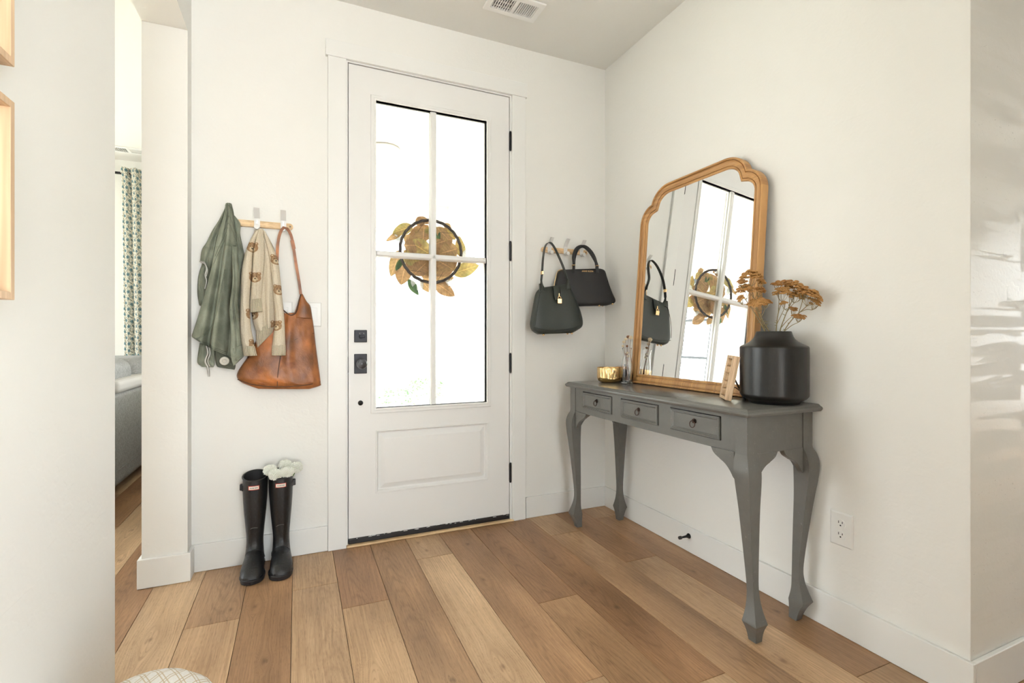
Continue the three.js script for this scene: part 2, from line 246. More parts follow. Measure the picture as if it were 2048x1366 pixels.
// ------------------------------------------------------------------ entry door
{
  const g = new THREE.Group(); g.name = 'door_1'; scene.add(g); tag(g, 'white entry door with four-lite glass and raised lower panel', 'door', null, 'structure');
  const x0 = -0.455, x1 = 0.454, y0 = 0.034, y1 = 2.512, zf = -0.002, zb = -0.046;
  const gx0 = -0.316, gx1 = 0.309, gy0 = 0.712, gy1 = 2.344, px0 = -0.318, px1 = 0.322, py0 = 0.258, py1 = 0.595;
  const s = poly([[x0, y0], [x1, y0], [x1, y1], [x0, y1]]);
  s.holes.push(new THREE.Path([V2(gx0 - 0.01, gy0 - 0.01), V2(gx1 + 0.01, gy0 - 0.01), V2(gx1 + 0.01, gy1 + 0.01), V2(gx0 - 0.01, gy1 + 0.01)]), new THREE.Path([V2(px0, py0), V2(px1, py0), V2(px1, py1), V2(px0, py1)]));
  part('slab', boxUV(tr(extr(s, zf - zb), 0, 0, zb)), M.door, g);
  part('raised_panel', rectRings(px0, px1, py0, py1, [[0, zb + 0.004], [0, zf], [0.002, zf + 0.003], [0.007, zf + 0.003], [0.010, zf - 0.001], [0.016, zf - 0.015], [0.021, zf - 0.015], [0.048, zf - 0.002], [0.05, zf - 0.0015]]), M.door, g);
  // moulding that holds the glass, inside and outside
  const ring = (d0, d1, z0, z1) => { const q = poly([[gx0 - d0, gy0 - d0], [gx1 + d0, gy0 - d0], [gx1 + d0, gy1 + d0], [gx0 - d0, gy1 + d0]]); q.holes.push(new THREE.Path([V2(gx0 - d1, gy0 - d1), V2(gx1 + d1, gy0 - d1), V2(gx1 + d1, gy1 + d1), V2(gx0 - d1, gy1 + d1)])); return tr(extr(q, z1 - z0, 0.002, 1), 0, 0, z0); };
  part('glazing_bead', [ring(0.027, 0.0, zf - 0.016, zf + 0.006), ring(0.012, 0.0, zf - 0.016, zf + 0.009)], M.door, g);
  part('outer_glazing_bead', [ring(0.027, 0.0, zb - 0.008, zb + 0.014)], M.door, g);
  part('glass_spacer', ring(0.004, -0.0012, -0.028, -0.021), M.gasket, g);
  const mx0 = -0.0205, mx1 = 0.0125, my0 = 1.52, my1 = 1.55;
  for (const [z, w] of [[-0.018, 1], [-0.03, -1]]) {
    const bar = (a0, a1, b0, b1) => { const r = rectRings(a0, a1, b0, b1, [[0, 0], [0, 0.012], [0.007, 0.02]]); if (w < 0) r.scale(1, 1, -1); return boxUV(tr(r, 0, 0, z)); };
    const b1 = bar(mx0, mx1, gy0 - 0.002, gy1 + 0.002), b2 = bar(gx0 - 0.002, gx1 + 0.002, my0, my1);
    if (w < 0) for (const b of [b1, b2]) { const p = b.attributes.position, n = b.attributes.normal; for (let i = 0; i < p.count; i += 3) { const t = [p.getX(i), p.getY(i), p.getZ(i)]; p.setXYZ(i, p.getX(i + 2), p.getY(i + 2), p.getZ(i + 2)); p.setXYZ(i + 2, ...t); } b.computeVertexNormals(); }
    part('muntin', b1, M.door, g); part('muntin', b2, M.door, g);
  }
  for (const [a0, a1] of [[gx0, mx0], [mx1, gx1]]) for (const [b0, b1] of [[gy0, my0], [my1, gy1]]) {
    const p = new THREE.PlaneGeometry(a1 - a0 + 0.006, b1 - b0 + 0.006); p.translate((a0 + a1) / 2, (b0 + b1) / 2, -0.0245); part('pane', p, M.glass, g);
  }
  for (const y of [2.252, 1.6, 0.936, 0.286]) {
    const h = part('hinge', [tr(cyl(0.0065, 0.0065, 0.106, 16), 0.4585, y, 0.006), tr(new THREE.SphereGeometry(0.006, 12, 8), 0.4585, y + 0.054, 0.006), tr(new THREE.SphereGeometry(0.006, 12, 8), 0.4585, y - 0.054, 0.006)], M.blackmetal, g);
    part('hinge_leaf', box(0.4535, 0.4565, y - 0.05, y + 0.05, -0.04, 0.002), M.blackmetal, h);
  }
  // deadbolt, knob on its plate, small peep button
  const db = part('deadbolt', box(-0.427, -0.363, 1.062, 1.126, zf, zf + 0.012, 0.003), M.blackmetal, g);
  part('thumb_turn', [tr(cyl(0.011, 0.013, 0.01, 20).rotateX(Math.PI / 2), -0.392, 1.092, zf + 0.016), box(-0.404, -0.374, 1.086, 1.097, zf + 0.016, zf + 0.034, 0.004)], M.blackmetal, db);
  part('screw', [tr(new THREE.SphereGeometry(0.004, 10, 6), -0.4, 1.108, zf + 0.012), tr(new THREE.SphereGeometry(0.004, 10, 6), -0.38, 1.108, zf + 0.012)], M.steel, db);
  const kp = part('knob_plate', box(-0.427, -0.363, 0.898, 1.001, zf, zf + 0.01, 0.003), M.blackmetal, g);
  part('knob_neck', tr(lathe([[0.001, 0], [0.021, 0], [0.021, 0.006], [0.011, 0.009], [0.010, 0.03], [0.014, 0.034], [0.001, 0.035]], 28).rotateX(Math.PI / 2), -0.395, 0.951, zf + 0.01), M.blackmetal, kp);
  part('glass_knob', tr(new THREE.SphereGeometry(0.027, 32, 24).scale(1, 1, 0.82), -0.395, 0.951, zf + 0.062), mat(C(1, 1, 1), 0.02, { transmission: 1, thickness: 0.05, ior: 1.5 }), kp);
  part('peep_button', tr(lathe([[0.001, 0], [0.013, 0], [0.013, 0.006], [0.009, 0.012], [0.0005, 0.014]], 24).rotateX(Math.PI / 2), -0.395, 0.744, zf), M.black, g);
  part('edge_latch', [box(-0.4585, -0.4555, 0.905, 0.985, -0.035, 0.003), box(-0.4585, -0.4555, 1.07, 1.13, -0.035, 0.003)], M.blackmetal, g);
  // worn black sweep along the foot
  const sw = part('door_sweep', [box(x0, x1, 0.012, 0.036, -0.04, 0.003, 0.003), box(x0, x1, 0.034, 0.04, -0.02, 0.0015)], M.black, g);
  part('paint_fleck', Array.from({ length: 26 }, () => { const x = rr(x0 + 0.02, x1 - 0.02), y = rr(0.034, 0.041); return box(x, x + rr(0.004, 0.022), y, y + 0.0022, 0.001, 0.0022); }), M.plastic, sw);
}
// ------------------------------------------------------------------ ceiling registers
function register(x0, x1, z0, z1, label) {
  const t = thing('ceiling_vent', label, 'vent', [0, 0, 0]), y = H, m = M.ventwhite, bw = 0.028, mid = (x0 + x1) / 2, R = (a, b, c, d) => [V2(a, -c), V2(b, -c), V2(b, -d), V2(a, -d)];
  const s = new THREE.Shape(R(x0, x1, z0, z1)), banks = [[x0 + bw, mid - 0.007], [mid + 0.007, x1 - bw]];
  for (const [a, b] of banks) s.holes.push(new THREE.Path(R(a, b, z0 + bw, z1 - bw)));
  part('frame', boxUV(extr(s, 0.006, 0.002, 2).rotateX(-Math.PI / 2).translate(0, y - 0.0085, 0)), m, t);
  { const a = x0 + 0.024, b = x1 - 0.024, c = z0 + 0.024, d = z1 - 0.024, e = 0.0012, h = 0.3; part('duct', [box(a, a + e, y, y + h, c, d), box(b - e, b, y, y + h, c, d), box(a + e, b - e, y, y + h, c, c + e), box(a + e, b - e, y, y + h, d - e, d), box(a, b, y + h, y + h + e, c, d)], mat(C(0.5, 0.5, 0.5), 0.45, { metalness: 0.7 }), t); }
  for (let i = 0; i < 9; i++) { const w = (banks[0][1] - banks[0][0]) / 9, x = banks[0][0] + (i + 0.5) * w; part('slat', box(x - 0.0016, x + 0.0016, y - 0.0092, y - 0.0026, z0 + bw, z1 - bw), m, t); }
  for (let i = 0; i < 10; i++) { const w = (banks[1][1] - banks[1][0]) / 10, x = banks[1][0] + (i + 0.5) * w; part('slat', tr(new THREE.BoxGeometry(w * 1.02, 0.0012, z1 - z0 - 2 * bw).rotateZ(0.42), x, y - 0.0062, (z0 + z1) / 2), m, t); }
  for (let i = 0; i < 3; i++) part('cross_bar', box(banks[0][0], banks[0][1], y - 0.005, y - 0.0036, z0 + bw + 0.018 + i * 0.032, z0 + bw + 0.03 + i * 0.032), mat(C(0.55, 0.54, 0.52), 0.45, { metalness: 0.5 }), t);
  for (const x of [x0 + bw / 2, x1 - bw / 2]) part('screw', tr(new THREE.SphereGeometry(0.0032, 10, 6).scale(1, 0.4, 1), x, y - 0.0105, (z0 + z1) / 2), m, t);
}
register(...VENTS[0], 'white slatted ceiling vent above the entry door');
register(...VENTS[1], 'white slatted ceiling vent above the living room curtain');
// ------------------------------------------------------------------ coat racks
function rack(name, x0, x1, y, hooks, label) {
  const t = thing(name, label, 'coat rack'); const r = 0.0155, s = new THREE.Shape();
  s.absarc(x1 - r, y, r, -Math.PI / 2, Math.PI / 2); s.absarc(x0 + r, y, r, Math.PI / 2, Math.PI * 1.5);
  part('rail', boxUV(tr(extr(s, 0.014, 0.002), 0, 0, 0.002), 2), M.pale, t);
  for (const x of [x0 + 0.013, x1 - 0.013]) part('screw', tr(cyl(0.0045, 0.0045, 0.004, 14).rotateX(Math.PI / 2), x, y, 0.0185), mat(C(0.25, 0.17, 0.09), 0.4), t);
  for (const x of hooks) {
    // a bent steel strip: plate on the rail, arm leaning up and out to a round tip
    const h = new THREE.Group(); h.name = 'hook'; t.add(h); const w = 0.0125;
    const prof = [[0.02, y - 0.026], [0.02, y + 0.02], [0.024, y + 0.03], [0.054, y + 0.064], [0.059, y + 0.070]];
    const th = 0.0028; const L = [];
    const n = 14; for (let i = 0; i <= n; i++) { const [z, yy] = rowAt(prof, i / n), [z2, y2] = rowAt(prof, Math.min(1, i / n + 0.01)), [z3, y3] = rowAt(prof, Math.max(0, i / n - 0.01)); let tx = z2 - z3, ty = y2 - y3; const l = Math.hypot(tx, ty); tx /= l; ty /= l; const end = Math.min(i, n - i) / n, ww = w * (end < 0.08 ? Math.sqrt(1 - (1 - end / 0.08) ** 2 * 0.75) : 1); L.push([[x - ww, yy - tx * th / 2, z + ty * th / 2], [x + ww, yy - tx * th / 2, z + ty * th / 2], [x + ww, yy + tx * th / 2, z - ty * th / 2], [x - ww, yy + tx * th / 2, z - ty * th / 2]]); }
    part('strip', boxUV(rings(L, true, 0.6)), M.whitemetal, h);
    part('peg', tr(lathe([[0.0005, 0], [0.0085, 0], [0.0085, 0.022], [0.012, 0.025], [0.012, 0.032], [0.0105, 0.034], [0.0005, 0.0345]], 22).rotateX(Math.PI / 2), x, y - 0.02, 0.021), M.whitemetal, h);
    part('screw', [tr(cyl(0.0028, 0.0028, 0.002, 10).rotateX(Math.PI / 2), x, y + 0.004, 0.0222), tr(cyl(0.0028, 0.0028, 0.002, 10).rotateX(Math.PI / 2), x, y + 0.014, 0.0222)], M.steel, h);
  }
  return t;
}
rack('coat_rack', -1.014, -0.718, 1.634, [-0.99, -0.876, -0.761], 'pale wooden coat rail holding jacket, cardigan and brown bag');
rack('coat_rack', 0.664, 0.987, 1.624, [0.714, 0.826, 0.942], 'pale wooden coat rail holding the two dark handbags');
// ------------------------------------------------------------------ jacket
{
  const weave = tex(256, 256, (x, y) => 128 + 70 * (((x + y) % 4 < 2 ? 1 : -1) * 0.5) + 60 * (hash(x, y) - 0.5), false, [9, 9]);
  const tint = tex(512, 512, (x, y) => { const n = fbm(x / 40, y / 60, 4, 0, 0) - 0.5 + 0.25 * (hash(x, y) - 0.5); return [129 * (1 + n * 0.45), 134 * (1 + n * 0.44), 119 * (1 + n * 0.47)]; }, true, [2, 2]);
  const cloth = mat(0xffffff, 0.92, { map: tint, bumpMap: weave, bumpScale: 0.0004, side: THREE.DoubleSide });
  const dark = mat(C(0.12, 0.13, 0.10), 0.95, { side: THREE.DoubleSide }), seam = mat(C(0.15, 0.165, 0.125), 0.95), zipm = mat(C(0.5, 0.5, 0.48), 0.4, { metalness: 0.6 });
  const j = thing('jacket', 'sage green cotton jacket hung from its hood at left', 'jacket');
  const K = (s, t) => 0.007 * (fbm(s * 3 + t * 3, t * 6 - s * 3, 3) - 0.5) * 2;
  const jf = (s, t) => t * (0.045 * ridge(s, 0.62 - 0.06 * t, 0.1) - 0.026 * ridge(s, 0.37, 0.05) + 0.028 * ridge(s, 0.2 + 0.06 * t, 0.09) - 0.07 * ridge(s, 0.93 - 0.05 * t, 0.07)) - 0.02 * t * ridge(s, 0.43, 0.035) - 0.012 * ridge(s, 0.22, 0.06) * ridge(t, 0.15, 0.2);
  const w = (f) => (s, t) => f(s, t) + K(s, t);
  // big back panel
  const bpRows = [[-0.999, 1.703, -0.976, 1.703, 0.085, 0.014], [-1.001, 1.69, -0.973, 1.69, 0.09, 0.02], [-1.004, 1.655, -0.965, 1.650, 0.092, 0.022], [-1.035, 1.53, -0.951, 1.52, 0.09, 0.03], [-1.061, 1.38, -0.958, 1.40, 0.088, 0.034], [-1.088, 1.265, -0.964, 1.25, 0.084, 0.036], [-1.114, 1.165, -0.966, 1.11, 0.08, 0.036], [-1.132, 1.103, -0.966, 1.03, 0.076, 0.03], [-1.1335, 1.088, -0.967, 0.985, 0.072, 0.02]], bpFold = w((s, t) => jf(s, t) + 0.006 * ridge(t, 0.78 + 0.1 * s, 0.02) * ridge(s, 0.7, 0.2));
  part('back_panel', drape(bpRows, { n: 56, m: 110, edge: 0.42, fold: bpFold }), cloth, j);
  const on = (rows, fold, edge, s, t, up = 0) => { const [xl, yl, xr, yr, z, th] = rowAt(rows, t), e = Math.pow(Math.max(0, 1 - (2 * s - 1) ** 2), edge); return V3(lerp(xl, xr, s), lerp(yl, yr, s), z + th * e + fold(s, t) * Math.min(1, e * 1.6) + up); };
  const seamOn = (st, r = 0.0013) => { const c = new THREE.SplineCurve(st.map((p) => V2(...p))).getPoints(24); part('seam', tube(c.map((p) => on(bpRows, bpFold, 0.42, p.x, p.y, 0.0004)), r, 5, 60), seam, j); };
  for (const d of [0, 0.035]) { seamOn([[0.3, 0.30 + d], [0.5, 0.27 + d], [0.7, 0.28 + d], [0.93, 0.33 + d]]); }
  for (const d of [0, 0.03]) { seamOn([[0.12, 0.47 - d], [0.3, 0.41 - d], [0.48, 0.35 - d]]); seamOn([[0.1 + d, 0.93], [0.3 + d, 0.82], [0.5 + d, 0.68], [0.62 + d, 0.5]]); seamOn([[0.04, 0.93 + d], [0.3, 0.93 + d], [0.6, 0.935 + d], [0.95, 0.94 + d]]); seamOn([[0.35, 0.1 + d * 0.6], [0.55, 0.12 + d * 0.6], [0.75, 0.17 + d * 0.6], [0.92, 0.24 + d * 0.6]]); }
  // yoke and panel seams as raised double stitching
  // left front edge with collar and placket
  part('front_placket', drape([[-1.004, 1.692, -0.992, 1.69, 0.06, 0.012], [-1.028, 1.632, -1.006, 1.62, 0.06, 0.018], [-1.056, 1.578, -1.024, 1.56, 0.06, 0.02], [-1.080, 1.522, -1.038, 1.50, 0.058, 0.02], [-1.098, 1.488, -1.048, 1.455, 0.055, 0.018], [-1.106, 1.435, -1.062, 1.40, 0.05, 0.014]], { n: 24, m: 50, fold: w((s, t) => 0.008 * ridge(s, 0.35, 0.16) - 0.008 * ridge(s, 0.62, 0.1)) }), cloth, j);
  part('inner_front', drape([[-1.098, 1.435, -1.06, 1.42, 0.035, 0.014], [-1.112, 1.385, -1.07, 1.37, 0.034, 0.016], [-1.118, 1.345, -1.07, 1.33, 0.032, 0.018], [-1.119, 1.285, -1.07, 1.27, 0.03, 0.016], [-1.112, 1.235, -1.08, 1.22, 0.028, 0.01]], { n: 20, m: 30, fold: w((s, t) => 0.005 * ridge(s, 0.4, 0.15)) }), cloth, j);
  part('zip', [tube([[-1.104, 1.432, 0.07], [-1.086, 1.428, 0.074], [-1.077, 1.40, 0.075], [-1.083, 1.37, 0.07], [-1.078, 1.345, 0.066], [-1.085, 1.31, 0.06]], 0.003, 8, 40), tube([[-1.100, 1.428, 0.075], [-1.083, 1.42, 0.079], [-1.073, 1.395, 0.079], [-1.078, 1.365, 0.074]], 0.0022, 8, 30)], zipm, j);
  // far side, folded behind
  part('side_panel', drape([[-0.985, 1.668, -0.965, 1.655, 0.05, 0.012], [-0.975, 1.63, -0.944, 1.622, 0.048, 0.014], [-0.968, 1.58, -0.945, 1.575, 0.046, 0.016], [-0.968, 1.52, -0.934, 1.513, 0.045, 0.018], [-0.965, 1.47, -0.928, 1.468, 0.045, 0.018], [-0.965, 1.42, -0.936, 1.42, 0.044, 0.016], [-0.965, 1.2, -0.935, 1.2, 0.042, 0.014], [-0.965, 1.0, -0.94, 1.0, 0.04, 0.01]], { n: 18, m: 50, fold: w(() => 0) }), cloth, j);
  // sleeve hanging in front
  const sl = part('sleeve', drape([[-0.975, 1.50, -0.952, 1.505, 0.105, 0.012], [-0.971, 1.43, -0.949, 1.45, 0.122, 0.022], [-0.967, 1.345, -0.940, 1.347, 0.135, 0.03], [-0.976, 1.25, -0.946, 1.25, 0.138, 0.032], [-0.979, 1.2, -0.942, 1.2, 0.138, 0.033], [-0.973, 1.115, -0.937, 1.115, 0.14, 0.032], [-0.974, 1.02, -0.930, 1.05, 0.14, 0.03], [-0.967, 0.972, -0.924, 1.003, 0.14, 0.026]], { n: 30, m: 80, edge: 0.5, fold: w((s, t) => 0.010 * ridge(s, 0.3 + 0.2 * t, 0.12) - 0.012 * ridge(t, 0.53 + 0.05 * s, 0.012) * ridge(s, 0.3, 0.4) - 0.008 * ridge(s, 0.65, 0.08) * ridge(t, 0.6, 0.3)) }), cloth, j);
  part('cuff', drape([[-0.975, 1.03, -0.929, 1.056, 0.141, 0.0325], [-0.970, 0.985, -0.924, 1.012, 0.141, 0.031], [-0.962, 0.958, -0.922, 1.0, 0.141, 0.024]], { n: 24, m: 16, fold: w(() => 0.002) }), cloth, sl);
  // below the hem: lining, zip end, drawcord stop, dark facing
  part('lower_front', drape([[-1.109, 1.062, -1.045, 1.045, 0.04, 0.008], [-1.116, 1.01, -1.05, 1.0, 0.04, 0.01], [-1.1175, 0.972, -1.05, 0.965, 0.04, 0.01], [-1.10, 0.952, -1.055, 0.949, 0.04, 0.006]], { n: 20, m: 24, fold: w((s, t) => 0.008 * ridge(s, 0.3, 0.15)) }), cloth, j);
  part('lower_facing', drape([[-1.05, 1.05, -0.975, 1.0, 0.045, 0.01], [-1.048, 0.995, -0.972, 0.985, 0.045, 0.012], [-1.04, 0.955, -0.964, 0.955, 0.046, 0.01], [-1.02, 0.946, -0.968, 0.936, 0.046, 0.006]], { n: 20, m: 24, fold: w(() => 0) }), dark, j);
  part('zip', [tube([[-1.078, 1.05, 0.066], [-1.073, 1.016, 0.068], [-1.083, 0.979, 0.066], [-1.073, 0.949, 0.062], [-1.07, 0.908, 0.058]], 0.0042, 8, 40), tube([[-1.068, 1.045, 0.066], [-1.064, 1.012, 0.068], [-1.073, 0.979, 0.066], [-1.066, 0.955, 0.062]], 0.003, 8, 30)], zipm, j);
  part('cord_stop', [tr(new THREE.TorusGeometry(0.014, 0.006, 10, 24), -1.006, 0.979, 0.075), tr(new THREE.SphereGeometry(0.011, 16, 10).scale(1, 1, 0.6), -1.006, 0.979, 0.075)], mat(C(0.6, 0.58, 0.52), 0.7), j);
}
// ------------------------------------------------------------------ cardigan
{
  const W = 1024, HH = 1024;
  const knit = canvasTex(W, HH, (c) => {
    c.fillStyle = '#d8ccb6'; c.fillRect(0, 0, W, HH);
    for (let i = 0; i < 26000; i++) { const x = rnd() * W, y = rnd() * HH, v = rnd(); c.fillStyle = v < 0.4 ? 'rgba(232,222,204,0.5)' : v < 0.75 ? 'rgba(168,148,120,0.4)' : 'rgba(120,98,72,0.28)'; c.fillRect(x, y, 2 + rnd() * 3, 2 + rnd() * 2); }
    const bear = (x, y, s) => {
      c.save(); c.translate(x, y); c.scale(s, s);
      const fuzz = (px, py, rx, ry, col, n) => { for (let i = 0; i < n; i++) { const a = rnd() * 6.283, r = Math.sqrt(rnd()) * 1.06; c.fillStyle = col[Math.floor(rnd() * col.length)]; c.fillRect(px + Math.cos(a) * r * rx, py + Math.sin(a) * r * ry, 3.2, 3.2); } };
      const br = ['#a5835f', '#93704d', '#b8966f', '#876447'];
      fuzz(-31, -33, 16, 15, br, 300); fuzz(31, -33, 16, 15, br, 300); c.fillStyle = '#d8c8ab'; c.beginPath(); c.arc(-32, -36, 6, 0, 7); c.moveTo(38, -36); c.arc(32, -36, 6, 0, 7); c.fill();
      fuzz(0, 0, 44, 42, br, 1700); fuzz(0, 15, 20, 17, ['#d6c4a4', '#cab793'], 420);
      c.fillStyle = '#2f2118'; c.beginPath(); c.moveTo(-8, 6); c.lineTo(9, 6); c.lineTo(1, 20); c.fill(); c.beginPath(); c.arc(-14, -9, 3.6, 0, 7); c.arc(14, -9, 3.6, 0, 7); c.fill(); c.restore();
    };
    for (const [x, y, s] of [[150, 180, 1.7], [480, 350, 1.7], [800, 160, 1.7], [190, 640, 1.7], [520, 820, 1.7], [850, 600, 1.7]]) bear(x, y, s);
  });
  const ribTex = tex(256, 64, (x) => 128 + 127 * Math.sin(x / 256 * Math.PI * 2 * 16), false, [1, 1]);
  const knitBump = tex(256, 256, (x, y) => 128 + 60 * Math.sin(x / 256 * 6.283 * 32) * Math.sin(y / 256 * 6.283 * 32 + (x % 16 < 8 ? 1 : -1)) + 80 * (hash(x, y) - 0.5), false, [6, 6]);
  knit.repeat.set(3.2, 3.2);
  const wool = mat(0xffffff, 0.95, { map: knit, bumpMap: knitBump, bumpScale: 0.0008, side: THREE.DoubleSide });
  const plainMap = tex(256, 256, (x, y) => { const n = (hash(x, y) - 0.5) * 0.35 + (fbm(x / 20, y / 20, 2) - 0.5) * 0.2; return [214 * (1 + n), 202 * (1 + n), 178 * (1 + n)]; }, true, [5, 5]);
  const rib = mat(0xffffff, 0.95, { map: plainMap, bumpMap: ribTex, bumpScale: 0.003, side: THREE.DoubleSide });
  const g = thing('cardigan', 'cream knitted cardigan with brown bear faces hung by its neck', 'cardigan');
  const K = (s, t) => 0.003 * (fbm(s * 6 + 4, t * 8, 3) - 0.5) * 2;
  const ruv = (s, t) => [s, t];
  part('body', drape([[-0.884, 1.598, -0.842, 1.598, 0.05, 0.014], [-0.90, 1.52, -0.80, 1.51, 0.05, 0.024], [-0.905, 1.40, -0.785, 1.40, 0.05, 0.028], [-0.90, 1.28, -0.79, 1.28, 0.05, 0.03], [-0.893, 1.17, -0.792, 1.18, 0.05, 0.028], [-0.878, 1.11, -0.796, 1.14, 0.05, 0.024]], { n: 44, m: 70, fold: (s, t) => K(s, t) + 0.014 * ridge(s, 0.7, 0.1) * t - 0.014 * ridge(s, 0.52, 0.07) * t + 0.008 * ridge(s, 0.25, 0.1) * t }), wool, g);
  part('hem_rib', drape([[-0.88, 1.118, -0.795, 1.168, 0.052, 0.026], [-0.878, 1.075, -0.799, 1.14, 0.052, 0.024], [-0.873, 1.037, -0.806, 1.112, 0.052, 0.02]], { n: 40, m: 20, fold: (s) => 0.004 * ridge(s, 0.7, 0.12), uv: ruv }), rib, g);
  part('front_edge', drape([[-0.866, 1.598, -0.846, 1.6, 0.078, 0.010], [-0.886, 1.5, -0.84, 1.48, 0.082, 0.016], [-0.893, 1.38, -0.848, 1.34, 0.086, 0.02], [-0.90, 1.26, -0.853, 1.27, 0.086, 0.02]], { n: 28, m: 50, fold: (s, t) => K(s, t) + 0.006 * ridge(s, 0.6, 0.15) }), wool, g);
  part('front_rib', drape([[-0.9, 1.262, -0.853, 1.272, 0.086, 0.0205], [-0.902, 1.23, -0.851, 1.24, 0.086, 0.021], [-0.903, 1.203, -0.849, 1.209, 0.086, 0.018]], { n: 28, m: 14, uv: (s, t) => [s * 0.6, t] }), rib, g);
  const s1 = part('sleeve', drape([[-0.880, 1.592, -0.86, 1.594, 0.07, 0.01], [-0.913, 1.511, -0.886, 1.513, 0.08, 0.02], [-0.935, 1.41, -0.893, 1.395, 0.085, 0.026], [-0.940, 1.29, -0.902, 1.26, 0.088, 0.028], [-0.9435, 1.142, -0.897, 1.142, 0.09, 0.028], [-0.939, 1.07, -0.885, 1.07, 0.09, 0.027], [-0.936, 1.048, -0.879, 1.045, 0.09, 0.026]], { n: 28, m: 70, fold: (s, t) => K(s, t) - 0.004 * ridge(t, 0.6, 0.03) }), wool, g);
  part('cuff', drape([[-0.935, 1.05, -0.88, 1.047, 0.09, 0.0265], [-0.932, 1.025, -0.875, 1.024, 0.09, 0.027], [-0.929, 1.001, -0.870, 1.002, 0.09, 0.022]], { n: 28, m: 14, uv: (s, t) => [s * 0.6, t] }), rib, s1);
  const s2 = part('sleeve', drape([[-0.850, 1.595, -0.836, 1.588, 0.068, 0.01], [-0.824, 1.48, -0.786, 1.465, 0.078, 0.024], [-0.812, 1.38, -0.772, 1.36, 0.083, 0.026], [-0.805, 1.30, -0.765, 1.28, 0.085, 0.028], [-0.797, 1.17, -0.7555, 1.18, 0.088, 0.028], [-0.805, 1.08, -0.751, 1.08, 0.09, 0.028], [-0.808, 1.048, -0.75, 1.048, 0.09, 0.027]], { n: 28, m: 70, fold: (s, t) => K(s, t) - 0.004 * ridge(t, 0.5, 0.03) }), wool, g);
  part('cuff', drape([[-0.809, 1.05, -0.7495, 1.05, 0.09, 0.0275], [-0.81, 1.025, -0.749, 1.025, 0.09, 0.028], [-0.81, 1.002, -0.7495, 1.001, 0.09, 0.022]], { n: 28, m: 14, uv: (s, t) => [s * 0.6, t] }), rib, s2);
}
